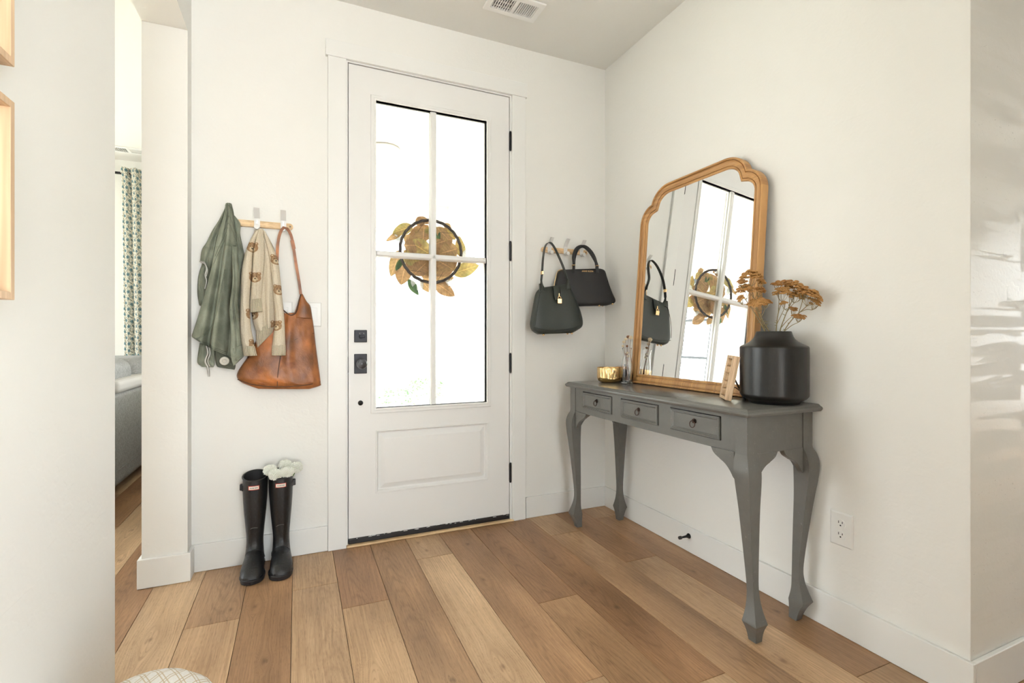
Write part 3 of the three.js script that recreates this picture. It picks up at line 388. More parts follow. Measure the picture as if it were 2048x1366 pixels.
// ------------------------------------------------------------------ brown hobo bag
{
  const lm = tex(512, 512, (x, y) => { const n = fbm(x / 70, y / 70, 4), m = fbm(x / 18 + 50, y / 26, 3), s = sstep(0.6, 0.85, fbm(x / 60 + 90, y / 50 + 9, 4)); const k = 0.5 + 0.85 * n * (0.8 + 0.4 * m); return [164 * k * (1 - 0.2 * s), 102 * k * (1 - 0.26 * s), 56 * k * (1 - 0.3 * s)]; }, true, [1.6, 1.6]);
  const lb = tex(256, 256, (x, y) => 255 * fbm(x / 5, y / 5, 3), false, [4, 4]);
  const leather = mat(0xffffff, 0.42, { map: lm, bumpMap: lb, bumpScale: 0.0006, side: THREE.DoubleSide }), dark = mat(C(0.09, 0.035, 0.014), 0.5);
  const g = thing('hobo_bag', 'brown distressed leather hobo bag with long shoulder strap', 'bag');
  // body: rows run from the left edge to the right edge; the mouth dips between
  part('body', drape([[-0.80, 1.25, -0.642, 1.247, 0.028, 0.008], [-0.815, 1.2, -0.634, 1.215, 0.03, 0.018], [-0.85, 1.13, -0.622, 1.13, 0.034, 0.026], [-0.885, 1.06, -0.614, 1.05, 0.036, 0.03], [-0.918, 0.99, -0.606, 0.98, 0.038, 0.032], [-0.951, 0.935, -0.597, 0.91, 0.04, 0.034], [-0.959, 0.9, -0.5915, 0.86, 0.042, 0.034], [-0.935, 0.872, -0.594, 0.846, 0.042, 0.028], [-0.87, 0.842, -0.64, 0.832, 0.042, 0.014]].slice(1), { n: 60, m: 80, edge: 0.4, fold: (s, t) => 0.006 * (fbm(s * 5, t * 5, 3) - 0.5) * 2 + 0.006 * ridge(s - 0.3 * t, 0.45, 0.08) }), leather, g);
  part('shoulder_panel', drape([[-0.684, 1.306, -0.674, 1.302, 0.034, 0.006], [-0.692, 1.275, -0.658, 1.27, 0.034, 0.014], [-0.70, 1.245, -0.640, 1.245, 0.034, 0.02], [-0.712, 1.21, -0.633, 1.21, 0.034, 0.022], [-0.722, 1.185, -0.63, 1.18, 0.034, 0.022]], { n: 20, m: 24 }), leather, g);
  part('shoulder_panel', drape([[-0.80, 1.33, -0.785, 1.33, 0.03, 0.006], [-0.812, 1.28, -0.79, 1.28, 0.03, 0.012], [-0.82, 1.24, -0.775, 1.24, 0.032, 0.016], [-0.84, 1.19, -0.745, 1.19, 0.034, 0.02]], { n: 20, m: 24 }), leather, g);
  part('mouth_rim', [tube([[-0.785, 1.255, 0.046], [-0.76, 1.219, 0.052], [-0.726, 1.196, 0.056], [-0.706, 1.208, 0.054], [-0.693, 1.262, 0.048], [-0.683, 1.3, 0.042]], 0.0028, 8, 40)], dark, g);
  part('seam', [tube([[-0.768, 1.045, 0.07], [-0.775, 0.98, 0.073], [-0.784, 0.91, 0.077], [-0.787, 0.85, 0.07]], 0.0018, 6, 30), tube([[-0.745, 1.06, 0.068], [-0.69, 1.085, 0.063], [-0.622, 1.11, 0.045]], 0.0016, 6, 30), tube([[-0.955, 0.89, 0.05], [-0.9, 0.868, 0.07], [-0.787, 0.851, 0.076], [-0.65, 0.855, 0.068], [-0.594, 0.866, 0.048]], 0.0022, 6, 40)], dark, g);
  const band = (pts, w, th = 0.002) => { const c = new THREE.CatmullRomCurve3(pts.map((p) => V3(...p)), false, 'centripetal'), L = []; const n = 40; for (let i = 0; i <= n; i++) { const p = c.getPointAt(i / n), t = c.getTangentAt(i / n); const side = V3(t.y, -t.x, 0).normalize(); const q = [[-w, -th], [w, -th], [w, th], [-w, th]].map(([a, b]) => [p.x + side.x * a, p.y + side.y * a, p.z + b]); L.push(q); } return boxUV(rings(L, true, 0.7)); };
  part('strap', band([[-0.683, 1.30, 0.04], [-0.691, 1.363, 0.042], [-0.704, 1.445, 0.046], [-0.717, 1.534, 0.052], [-0.727, 1.585, 0.056], [-0.742, 1.613, 0.056], [-0.757, 1.62, 0.055], [-0.772, 1.6, 0.053], [-0.784, 1.55, 0.045], [-0.789, 1.46, 0.032], [-0.792, 1.39, 0.028], [-0.795, 1.32, 0.03]], 0.0065, 0.003), leather, g);
  part('strap_wrap', [band([[-0.714, 1.52, 0.0525], [-0.722, 1.56, 0.0555]], 0.0085, 0.0045)], leather, g);
}
// ------------------------------------------------------------------ switches, outlet, doorstop
function plate(t, x, y, w, h, n, rocker) {
  part('cover_plate', rectRings(x - w / 2, x + w / 2, y - h / 2, y + h / 2, [[0, 0.0005], [0, 0.003], [0.004, 0.0065], [0.006, 0.0068]]), M.plastic, t);
  for (let i = 0; i < n; i++) { const cx = x + (i - (n - 1) / 2) * 0.046; if (rocker) part('rocker', [box(cx - 0.017, cx + 0.017, y - 0.034, y + 0.034, 0.006, 0.009, 0.002)], M.plastic, t); }
}
{ let t = thing('light_switch', 'white light switch plate behind the brown bag, right one', 'switch'); plate(t, -0.622, 1.203, 0.072, 0.122, 1, true);
  t = thing('light_switch', 'white switch plate peeking between cardigan and brown bag', 'switch'); plate(t, -0.757, 1.203, 0.072, 0.122, 1, true); }
{
  const t = thing('wall_outlet', 'white duplex electrical outlet right of the console table', 'outlet', [XR, 0.384, 1.513]); t.rotation.y = -Math.PI / 2;
  part('cover_plate', rectRings(-0.041, 0.041, -0.062, 0.062, [[0, 0.0005], [0, 0.003], [0.004, 0.0065], [0.006, 0.007]]), M.plastic, t);
  for (const y of [0.021, -0.021]) {
    const s = new THREE.Shape(); s.absarc(0, 0, 0.0175, -0.75, Math.PI + 0.75); s.closePath(); const r = part('receptacle', tr(extr(s, 0.002, 0.0006, 1, 20), 0, y - 0.001, 0.0065), M.plastic, t);
    part('slot', [box(-0.008, -0.0055, y + 0.001, y + 0.010, 0.0088, 0.0093), box(0.0055, 0.008, y + 0.002, y + 0.009, 0.0088, 0.0093), tr(cyl(0.0028, 0.0028, 0.0006, 14).rotateX(Math.PI / 2), 0, y - 0.006, 0.009)], M.black, r);
  }
  part('screw', tr(cyl(0.003, 0.003, 0.001, 12).rotateX(Math.PI / 2), 0, 0, 0.0073), M.plastic, t);
}
{
  const t = thing('door_stop', 'small black rubber-tipped doorstop on the baseboard under the table', 'doorstop', [XR - 0.014, 0.083, 0.76]); t.rotation.z = Math.PI / 2;
  part('stem', lathe([[0.0005, 0], [0.013, 0], [0.013, 0.004], [0.009, 0.008], [0.006, 0.02], [0.0045, 0.05], [0.0005, 0.052]], 20), M.blackmetal, t);
  part('tip', tr(lathe([[0.0005, 0], [0.006, 0], [0.0085, 0.003], [0.0085, 0.014], [0.007, 0.017], [0.0005, 0.0175]], 20), 0, 0.048, 0), M.black, t);
}
// ------------------------------------------------------------------ handbags
const font = await new FontLoader().loadAsync('fonts/droid/droid_sans_bold.typeface.json');
function strapBand(pts, w, th, n = 44) { const c = new THREE.CatmullRomCurve3(pts.map((p) => V3(...p)), false, 'centripetal'), L = []; for (let i = 0; i <= n; i++) { const p = c.getPointAt(i / n), t = c.getTangentAt(i / n), side = V3(0, 0, 1), nor = side.clone().cross(t).normalize(); L.push([[-w, -th], [w, -th], [w, th], [-w, th]].map(([a, b]) => [p.x + nor.x * b, p.y + nor.y * b, p.z + a])); } return boxUV(rings(L, true, 0.7)); }
{
  const pebble = tex(256, 256, (x, y) => 255 * fbm(x / 3.2, y / 3.2, 2, 80, 80), false, [10, 10]);
  const lea = mat(C(0.030, 0.037, 0.032), 0.40, { bumpMap: pebble, bumpScale: 0.0003, side: THREE.DoubleSide }), edge = mat(C(0.022, 0.028, 0.024), 0.5);
  const g = thing('handbag', 'dark green leather shoulder bag with gold padlock on coat rail', 'handbag', [-0.018, 0, 0.045]);
  part('body', drape([[0.616, 1.376, 0.803, 1.409, 0.075, 0.012], [0.588, 1.345, 0.826, 1.372, 0.074, 0.026], [0.573, 1.285, 0.862, 1.305, 0.073, 0.036], [0.560, 1.215, 0.890, 1.24, 0.072, 0.044], [0.552, 1.165, 0.903, 1.185, 0.072, 0.048], [0.560, 1.133, 0.896, 1.152, 0.072, 0.047], [0.578, 1.117, 0.862, 1.13, 0.072, 0.043], [0.60, 1.106, 0.83, 1.114, 0.072, 0.036]], { n: 48, m: 60, edge: 0.32, back: 0.12, fold: (s, t) => -0.006 * ridge(s, 0.5, 0.3) * (1 - t) - 0.007 * ridge(s, 0.58, 0.18) * ridge(t, 0.62, 0.2) }), lea, g);
  // corner panels that run up into the strap
  part('gusset', drape([[0.620, 1.43, 0.629, 1.43, 0.075, 0.007], [0.617, 1.40, 0.632, 1.40, 0.075, 0.012], [0.612, 1.376, 0.645, 1.376, 0.075, 0.018], [0.60, 1.355, 0.655, 1.36, 0.075, 0.022]], { n: 14, m: 20 }), lea, g);
  part('gusset', drape([[0.785, 1.452, 0.793, 1.45, 0.078, 0.007], [0.795, 1.43, 0.806, 1.425, 0.077, 0.013], [0.785, 1.40, 0.815, 1.405, 0.076, 0.018], [0.775, 1.372, 0.824, 1.382, 0.075, 0.022]], { n: 14, m: 20 }), lea, g);
  part('seam', [tube([[0.617, 1.374, 0.086], [0.592, 1.30, 0.103], [0.575, 1.22, 0.111], [0.568, 1.16, 0.113]], 0.0014, 6, 30), tube([[0.797, 1.398, 0.084], [0.83, 1.318, 0.103], [0.852, 1.25, 0.112], [0.862, 1.19, 0.115]], 0.0014, 6, 30), tube([[0.563, 1.145, 0.105], [0.65, 1.129, 0.121], [0.75, 1.134, 0.121], [0.83, 1.146, 0.117], [0.866, 1.158, 0.111]], 0.002, 6, 40)], edge, g);
  part('strap', strapBand([[0.624, 1.42, 0.075], [0.632, 1.47, 0.07], [0.648, 1.55, 0.05], [0.676, 1.625, 0.02], [0.700, 1.655, 0.005], [0.722, 1.662, 0.003], [0.742, 1.638, 0.01], [0.757, 1.585, 0.035], [0.77, 1.515, 0.07], [0.787, 1.46, 0.078], [0.79, 1.44, 0.08]], 0.011, 0.0018), lea, g);
  part('buckle', box(0.626, 0.636, 1.455, 1.475, 0.06, 0.084, 0.002), M.gold, g);
  part('strap_end', drape([[0.606, 1.40, 0.618, 1.40, 0.08, 0.005], [0.604, 1.375, 0.616, 1.375, 0.085, 0.005], [0.603, 1.355, 0.612, 1.352, 0.088, 0.004]], { n: 10, m: 10 }), lea, g);
  const tab = part('tab', drape([[0.690, 1.386, 0.737, 1.388, 0.088, 0.005], [0.690, 1.36, 0.737, 1.36, 0.103, 0.005], [0.690, 1.33, 0.735, 1.332, 0.112, 0.005], [0.694, 1.305, 0.73, 1.322, 0.118, 0.004]], { n: 16, m: 20 }), lea, g);
  const pl = part('padlock', [tr(new THREE.TorusGeometry(0.009, 0.0022, 10, 24, Math.PI), 0.717, 1.317, 0.126), box(0.703, 0.731, 1.284, 1.314, 0.12, 0.132, 0.003), box(0.714, 0.720, 1.322, 1.345, 0.117, 0.124, 0.002)], M.gold, tab);
  for (const [x, z] of [[0.628, 0.095], [0.815, 0.1], [0.64, 0.075], [0.80, 0.075]]) part('foot_stud', tr(new THREE.SphereGeometry(0.0065, 14, 10), x, 1.103 + (x - 0.63) * 0.05, z), M.gold, g);
}
{
  const pebble = tex(256, 256, (x, y) => 255 * hash(x >> 1, y >> 1), false, [14, 14]);
  const lea = mat(C(0.011, 0.011, 0.013), 0.5, { bumpMap: pebble, bumpScale: 0.00025, side: THREE.DoubleSide });
  const g = thing('handbag', 'black structured handbag with two rounded top handles beside corner', 'handbag', [0.893, 0, 0.1]); g.rotation.y = -0.26;
  part('body', drape([[-0.125, 1.498, 0.12, 1.510, 0, 0.014], [-0.150, 1.485, 0.148, 1.497, 0, 0.026], [-0.165, 1.44, 0.163, 1.452, 0, 0.034], [-0.175, 1.40, 0.176, 1.41, 0, 0.04], [-0.188, 1.35, 0.196, 1.358, 0, 0.046], [-0.2, 1.305, 0.214, 1.318, 0, 0.05], [-0.196, 1.288, 0.205, 1.298, 0, 0.048], [-0.17, 1.276, 0.155, 1.283, 0, 0.04]], { n: 48, m: 50, edge: 0.25, back: 0.9, zmin: -0.05 }), lea, g);
  part('zip', tube([[-0.11, 1.503, 0.0], [-0.152, 1.488, 0.012], [-0.168, 1.44, 0.016], [-0.178, 1.395, 0.018]], 0.0022, 8, 30), M.gold, g);
  part('zip_pull', [box(-0.188, -0.181, 1.36, 1.395, 0.012, 0.024, 0.002)], M.gold, g);
  for (const [z, dx] of [[0.026, 0], [-0.02, 0.012]]) {
    part('handle', tube([[-0.058 + dx, 1.475, z], [-0.056 + dx, 1.53, z * 0.9], [-0.05 + dx, 1.585, z * 0.2 - 0.012], [-0.02 + dx, 1.64, -0.034], [0.018 + dx, 1.653, -0.042], [0.05 + dx, 1.63, -0.034], [0.075 + dx, 1.58, z * 0.2 - 0.012], [0.088 + dx, 1.53, z * 0.9], [0.092 + dx, 1.478, z]], 0.0085, 12, 60), lea, g);
    for (const x of [-0.058 + dx, 0.091 + dx]) part('handle_ring', tr(new THREE.TorusGeometry(0.0095, 0.0022, 8, 20).rotateX(Math.PI / 2), x, 1.524, z * 0.92), M.gold, g);
  }
  const tg = new TextGeometry('ANNE KLEIN', { font, size: 0.0088, depth: 0.001, curveSegments: 3 }); tg.computeBoundingBox(); const bw = tg.boundingBox.max.x; tg.rotateX(-0.16).translate(-bw / 2 + 0.028, 1.4845, 0.0285); part('lettering', tg, M.gold, g);
  for (const [x, z] of [[0.185, 0.03], [0.14, -0.02], [-0.16, 0.03], [-0.12, -0.02], [0.1, 0.034]]) part('foot_stud', tr(new THREE.SphereGeometry(0.0065, 14, 10), x, 1.281 + Math.max(0, x - 0.12) * 0.18, z), M.gold, g);
}
// ------------------------------------------------------------------ rubber boots with flowers
const rubberB = tex(256, 256, (x, y) => 255 * fbm(x / 6, y / 6, 3), false, [3, 3]);
const dustMap = tex(256, 256, (x, y) => { const n = fbm(x / 30, y / 30, 4), s = sstep(0.5, 0.72, fbm(x / 14 + 40, y / 14, 3)); const k = 21 + 10 * n + 13 * s; return [k * 0.94, k * 0.98, k * 1.06]; }, true, [2, 2]);
function boot(x, z, turn, lean, side, label) {
  const t = thing('rubber_boot', label, 'boot', [x, 0.001, z], 'pair of tall rubber boots by the entry door'); t.rotation.y = turn;
  const rub = mat(0xffffff, 0.36, { map: dustMap, bumpMap: rubberB, bumpScale: 0.0002, side: THREE.DoubleSide });
  const R = [[0.118, 0.425, -0.006, 0.447, 0.053], [0.117, 0.36, 0.0, 0.36, 0.052], [0.113, 0.28, 0.004, 0.28, 0.047], [0.107, 0.2, 0.010, 0.2, 0.040], [0.102, 0.15, 0.012, 0.14, 0.036], [0.106, 0.118, 0.010, 0.085, 0.037], [0.122, 0.100, 0.006, 0.032, 0.040], [0.143, 0.090, 0.022, 0.010, 0.043], [0.168, 0.079, 0.08, 0.009, 0.046], [0.196, 0.063, 0.14, 0.009, 0.047], [0.216, 0.046, 0.182, 0.010, 0.043], [0.228, 0.028, 0.212, 0.011, 0.032], [0.2305, 0.02, 0.226, 0.015, 0.010]];
  const N = 36, m = 90, L = [];
  const ringAt = (u, k = 1) => { const [ff, fy, bf, by, w] = rowAt(R, u); const r = []; for (let i = 0; i < N; i++) { const a = i / N * Math.PI * 2, c = Math.cos(a), s = Math.sin(a); r.push([s * w * k + side * 0.004 * u, Math.max(0.008, (fy + by) / 2 + (fy - by) / 2 * c * k + lean * 0), (ff + bf) / 2 + (ff - bf) / 2 * c * k]); } return r; };
  for (let j = 0; j <= m; j++) L.push(ringAt(j / m));
  part('upper', rings(L.reverse(), false, 1.2, 3), rub, t);
  const inner = []; for (let j = 0; j <= 8; j++) inner.push(ringAt(j / 8 * 0.3, 0.94).map(([a, b, c]) => [a, b + 0.003, c])); const ig = rings(inner, false, 1.2);
  part('lining', ig, mat(C(0.015, 0.015, 0.017), 0.8, { side: THREE.DoubleSide }), t);
  part('rim', tube(ringAt(0).map((p) => V3(...p)), 0.0035, 8, 80, true), rub, t);
  // sole with heel
  const sole = new THREE.Shape(); const half = [[0.004, 0], [0.006, 0.03], [0.03, 0.037], [0.07, 0.033], [0.12, 0.040], [0.165, 0.049], [0.2, 0.045], [0.222, 0.031], [0.2345, 0]];
  const pts = [...half.map(([f, w]) => V2(w, -f)), ...half.slice(1, -1).reverse().map(([f, w]) => V2(-w, -f))]; sole.setFromPoints(new THREE.SplineCurve([...pts, pts[0]]).getPoints(60));
  part('sole', [tr(extr(sole, 0.014, 0.004, 3).rotateX(-Math.PI / 2), 0, 0.004, 0), box(-0.03, 0.03, 0, 0.012, 0.01, 0.068, 0.004)], M.black, t);
  const welt = pts.map((p) => V3(p.x * 1.01, 0.019, -p.y * 1.005)); part('welt', tube(welt, 0.003, 6, 80, true), rub, t);
  part('toe_cap_line', tube([V3(-0.044, 0.034, 0.165), V3(-0.035, 0.052, 0.182), V3(-0.018, 0.064, 0.194), V3(0, 0.068, 0.197), V3(0.018, 0.064, 0.194), V3(0.035, 0.052, 0.182), V3(0.044, 0.034, 0.165)].map((v) => v.add(V3(0, -0.004, 0))), 0.0016, 6, 40), rub, t);
  part('instep_seam', tube([V3(-0.04, 0.05, 0.06), V3(-0.036, 0.085, 0.098), V3(-0.018, 0.108, 0.118), V3(0, 0.113, 0.1225), V3(0.018, 0.108, 0.118), V3(0.036, 0.085, 0.098), V3(0.04, 0.05, 0.06)], 0.0016, 6, 40), rub, t);
  part('ankle_seam', tube([V3(-0.02, 0.198, 0.0985), V3(-0.01, 0.206, 0.1065), V3(0.003, 0.208, 0.1085), V3(0.014, 0.205, 0.1055)], 0.0012, 6, 20), mat(C(0.12, 0.12, 0.12), 0.4), t);
  // side strap with buckle
  part('side_strap', [box(side * 0.05 - 0.004, side * 0.05 + 0.004, 0.375, 0.397, 0.02, 0.085, 0.003), box(side * 0.058 - 0.007, side * 0.058 + 0.007, 0.372, 0.402, 0.045, 0.062, 0.004)], M.black, t);
  // brand patch
  const pt = canvasTex(256, 100, (c, w, h) => { c.fillStyle = '#c8402e'; c.fillRect(0, 0, w, h); c.fillStyle = '#e9e2d6'; c.fillRect(13, 13, w - 26, h - 26); c.fillStyle = '#3a3432'; c.font = 'bold 47px sans-serif'; c.textAlign = 'center'; c.textBaseline = 'middle'; c.fillText('HUNTER', w / 2, h / 2 + 2, w - 44); });
  part('brand_patch', grid(16, 4, (u, v) => { const a = lerp(-0.44, 0.44, u), y = lerp(0.385, 0.404, v); return [Math.sin(a) * 0.053 + side * 0.0005, y, 0.0585 + Math.cos(a) * 0.0615]; }), mat(0xffffff, 0.5, { map: pt, side: THREE.DoubleSide }), t);
  return t;
}
boot(-0.878, 0.018, -0.03, 0, -1, 'empty black rubber boot standing left of its mate');
boot(-0.772, 0.024, 0.02, 0, 1, 'black rubber boot filled with white pompom flowers');
{
  const petal = mat(C(0.86, 0.86, 0.78), 0.8, { side: THREE.DoubleSide }), stemM = mat(C(0.12, 0.24, 0.06), 0.7), heart = mat(C(0.6, 0.66, 0.38), 0.8);
  const fl = [[-0.816, 0.458, 0.088, 'white pompom flower leaning left over the empty boot'], [-0.752, 0.470, 0.066, 'uppermost white pompom flower in the boot'], [-0.793, 0.444, 0.122, 'lower left front white pompom flower in the boot'], [-0.743, 0.449, 0.118, 'lower right front white pompom flower in the boot'], [-0.704, 0.457, 0.075, 'white pompom flower leaning out to the door side']];
  for (const [x, y, z, label] of fl) {
    const t = thing('pompom_flower', label, 'flower', [x, y, z], 'white flowers in the boot'); const R = 0.026, a = [];
    part('core', new THREE.SphereGeometry(R * 0.72, 20, 14), heart, t);
    for (let i = 0; i < 230; i++) { const yy = 1 - 2 * (i + 0.5) / 230, r = Math.sqrt(1 - yy * yy), th = i * 2.39996; const d = V3(Math.cos(th) * r, yy, Math.sin(th) * r); const c = new THREE.IcosahedronGeometry(rr(0.0034, 0.0046), 0).scale(1, 1.7, 0.75); c.applyQuaternion(new THREE.Quaternion().setFromUnitVectors(V3(0, 1, 0), d)); const k = R * rr(0.86, 1.04); c.translate(d.x * k, d.y * k * 0.86, d.z * k); a.push(c); }
    part('florets', a, petal, t).userData.kind = 'stuff';
    part('stem', tube([[0, -0.015, 0], [(-0.762 - x) * 0.4, -0.06, (0.085 - z) * 0.5], [(-0.765 - x) * 0.9, -0.2, (0.08 - z)]], 0.0022, 6, 12), stemM, t);
  }
}
// ------------------------------------------------------------------ wreath on the outside of the door
{
  const g = thing('wreath', 'magnolia leaf wreath on dark vine ring hung outside the door glass', 'wreath');
  const vine = mat(C(0.055, 0.045, 0.042), 0.8), cx = 0.002, cy = 1.578, cz = -0.072, R = 0.177;
  for (let k = 0; k < 3; k++) part('vine', tube(Array.from({ length: 60 }, (_, i) => { const a = i / 60 * Math.PI * 2, b = a * 9 + k * 2.09; return V3(cx + Math.cos(a) * (R + 0.0045 * Math.cos(b)), cy + Math.sin(a) * (R + 0.0045 * Math.cos(b)), cz + 0.0045 * Math.sin(b)); }), 0.0048, 7, 200, true), vine, g);
  for (let i = 0; i < 6; i++) { const a = i / 6 * 6.283 + 0.7, r1 = rr(0.03, 0.05); part('twig', tube([[cx + Math.cos(a) * R, cy + Math.sin(a) * R, cz - 0.004], [cx + Math.cos(a + 0.2) * (R - r1 * 0.6), cy + Math.sin(a + 0.2) * (R - r1 * 0.6), cz - 0.012], [cx + Math.cos(a + 0.42) * (R - r1), cy + Math.sin(a + 0.42) * (R - r1), cz - 0.02]], 0.0013, 5, 10), mat(C(0.16, 0.1, 0.06), 0.8), g); }
  const leafTex = (a, b) => tex(128, 256, (x, y) => { const u = Math.abs(x / 128 - 0.5) * 2, v = y / 256; const vein = Math.max(0, Math.cos((v * 15 - u * 2.4) * Math.PI)) ** 14 * 0.16, mid = Math.exp(-((u / 0.035) ** 2)); const n = (fbm(x / 20, y / 24, 3) - 0.5) * 0.5, w = clamp(fbm(x / 50 + 3, y / 60 + 8, 2) * 1.6 - 0.4); return a.map((q, i) => lerp(q, b[i], w) * (1 + n * 0.5 + vein + mid * 0.4)); }, true);
  const lm = (t, tr_ = 0.17) => mat(0xffffff, 0.75, { map: t, transmission: tr_, thickness: 0, side: THREE.DoubleSide });
  const mats = { b: [lm(leafTex([174, 138, 94], [150, 116, 76])), lm(leafTex([184, 148, 102], [164, 138, 84]))], o: [lm(leafTex([184, 158, 94], [160, 154, 90])), lm(leafTex([180, 150, 90], [182, 172, 106]))], g: [lm(leafTex([60, 92, 60], [96, 124, 64]), 0.12)], w: [lm(leafTex([226, 228, 224], [206, 212, 206]), 0.4)] };
  const data = [[-0.101, 1.719, -0.213, 1.668, 0.066, 'o'], [-0.155, 1.685, -0.249, 1.621, 0.036, 'b'], [-0.155, 1.65, -0.213, 1.663, 0.056, 'w'], [-0.17, 1.659, -0.199, 1.608, 0.056, 'w'], [0, 1.749, -0.073, 1.774, 0.041, 'b'], [-0.165, 1.581, -0.218, 1.43, 0.077, 'b'], [-0.135, 1.509, -0.162, 1.385, 0.097, 'b'], [-0.098, 1.437, -0.046, 1.35, 0.071, 'w'], [-0.125, 1.416, -0.066, 1.328, 0.046, 'g'], [-0.051, 1.419, 0.008, 1.344, 0.056, 'b'], [0.031, 1.408, 0.148, 1.331, 0.082, 'b'], [0.073, 1.41, 0.149, 1.408, 0.056, 'w'], [0.141, 1.464, 0.305, 1.523, 0.087, 'o'], [0.195, 1.565, 0.179, 1.688, 0.066, 'o'], [0.2, 1.555, 0.252, 1.611, 0.056, 'w'], [0.005, 1.568, -0.121, 1.636, 0.097, 'o'], [0.026, 1.554, 0.165, 1.605, 0.092, 'b'], [-0.01, 1.471, -0.148, 1.582, 0.102, 'b'], [0.016, 1.468, 0.173, 1.533, 0.097, 'b'], [-0.046, 1.44, 0.147, 1.439, 0.097, 'b'], [-0.101, 1.64, -0.002, 1.741, 0.077, 'b'], [0.041, 1.727, 0.125, 1.648, 0.056, 'b'], [0.031, 1.706, 0.078, 1.664, 0.046, 'g'], [0.099, 1.722, 0.157, 1.666, 0.051, 'o'], [0.01, 1.634, 0.109, 1.621, 0.092, 'b'], [-0.135, 1.553, -0.051, 1.589, 0.077, 'b'], [-0.076, 1.518, 0.016, 1.594, 0.087, 'o'], [0.062, 1.597, 0.01, 1.503, 0.087, 'b'], [-0.091, 1.447, -0.015, 1.521, 0.077, 'b'], [-0.116, 1.673, -0.13, 1.613, 0.046, 'b'], [0.104, 1.498, 0.157, 1.573, 0.071, 'b'], [-0.155, 1.532, -0.194, 1.461, 0.031, 'g'], [-0.081, 1.736, -0.015, 1.772, 0.056, 'b'], [0.088, 1.752, 0.136, 1.72, 0.041, 'b'], [0.078, 1.375, 0.136, 1.346, 0.031, 'w']];
  for (let i = 0; i < 16; i++) { const a = i / 16 * 6.283 + 0.2, r0 = rr(0.15, 0.175), r1 = rr(0.03, 0.075), da = rr(-0.5, 0.7); data.push([cx + Math.cos(a) * r0, cy + Math.sin(a) * r0, cx + Math.cos(a + da) * r1, cy + Math.sin(a + da) * r1, rr(0.07, 0.095), i % 5 === 3 ? 'o' : 'b']); }
  data.forEach(([x0, y0, x1, y1, w0, k], i) => {
    const inside = Math.hypot(x1 - cx, y1 - cy) < R, w = inside ? w0 * 1.2 : w0;
    const dx = x1 - x0, dy = y1 - y0, l = Math.hypot(dx, dy), ux = dx / l, uy = dy / l, out = Math.hypot(x1 - cx, y1 - cy) > R + 0.01;
    const z0 = cz - 0.014 - (out ? 0.004 : 0.018) - 0.0045 * (i % 7), cup = rr(0.06, 0.16), bend = rr(-0.12, 0.05);
    part('leaf', grid(8, 14, (u, v) => { const s = u * 2 - 1, ww = w / 2 * Math.pow(Math.sin(Math.PI * Math.pow(v, 0.85)), 0.75) * (1 - 0.1 * v) + 0.0008; const a = s * ww, q = v * l, z = z0 - Math.abs(s) * ww * cup + bend * l * v * v * 0.5 + 0.003 * Math.sin(v * 9 + s * 2 + i); return [x0 + ux * q - uy * a, y0 + uy * q + ux * a, Math.min(z, cz - 0.006)]; }), mats[k][i % mats[k].length], g);
  });
  part('hanger', [box(-0.012, 0.004, 1.75, 2.516, -0.062, -0.0605), box(-0.012, 0.004, 1.735, 1.752, -0.085, -0.0605)], M.whitemetal, g);
}
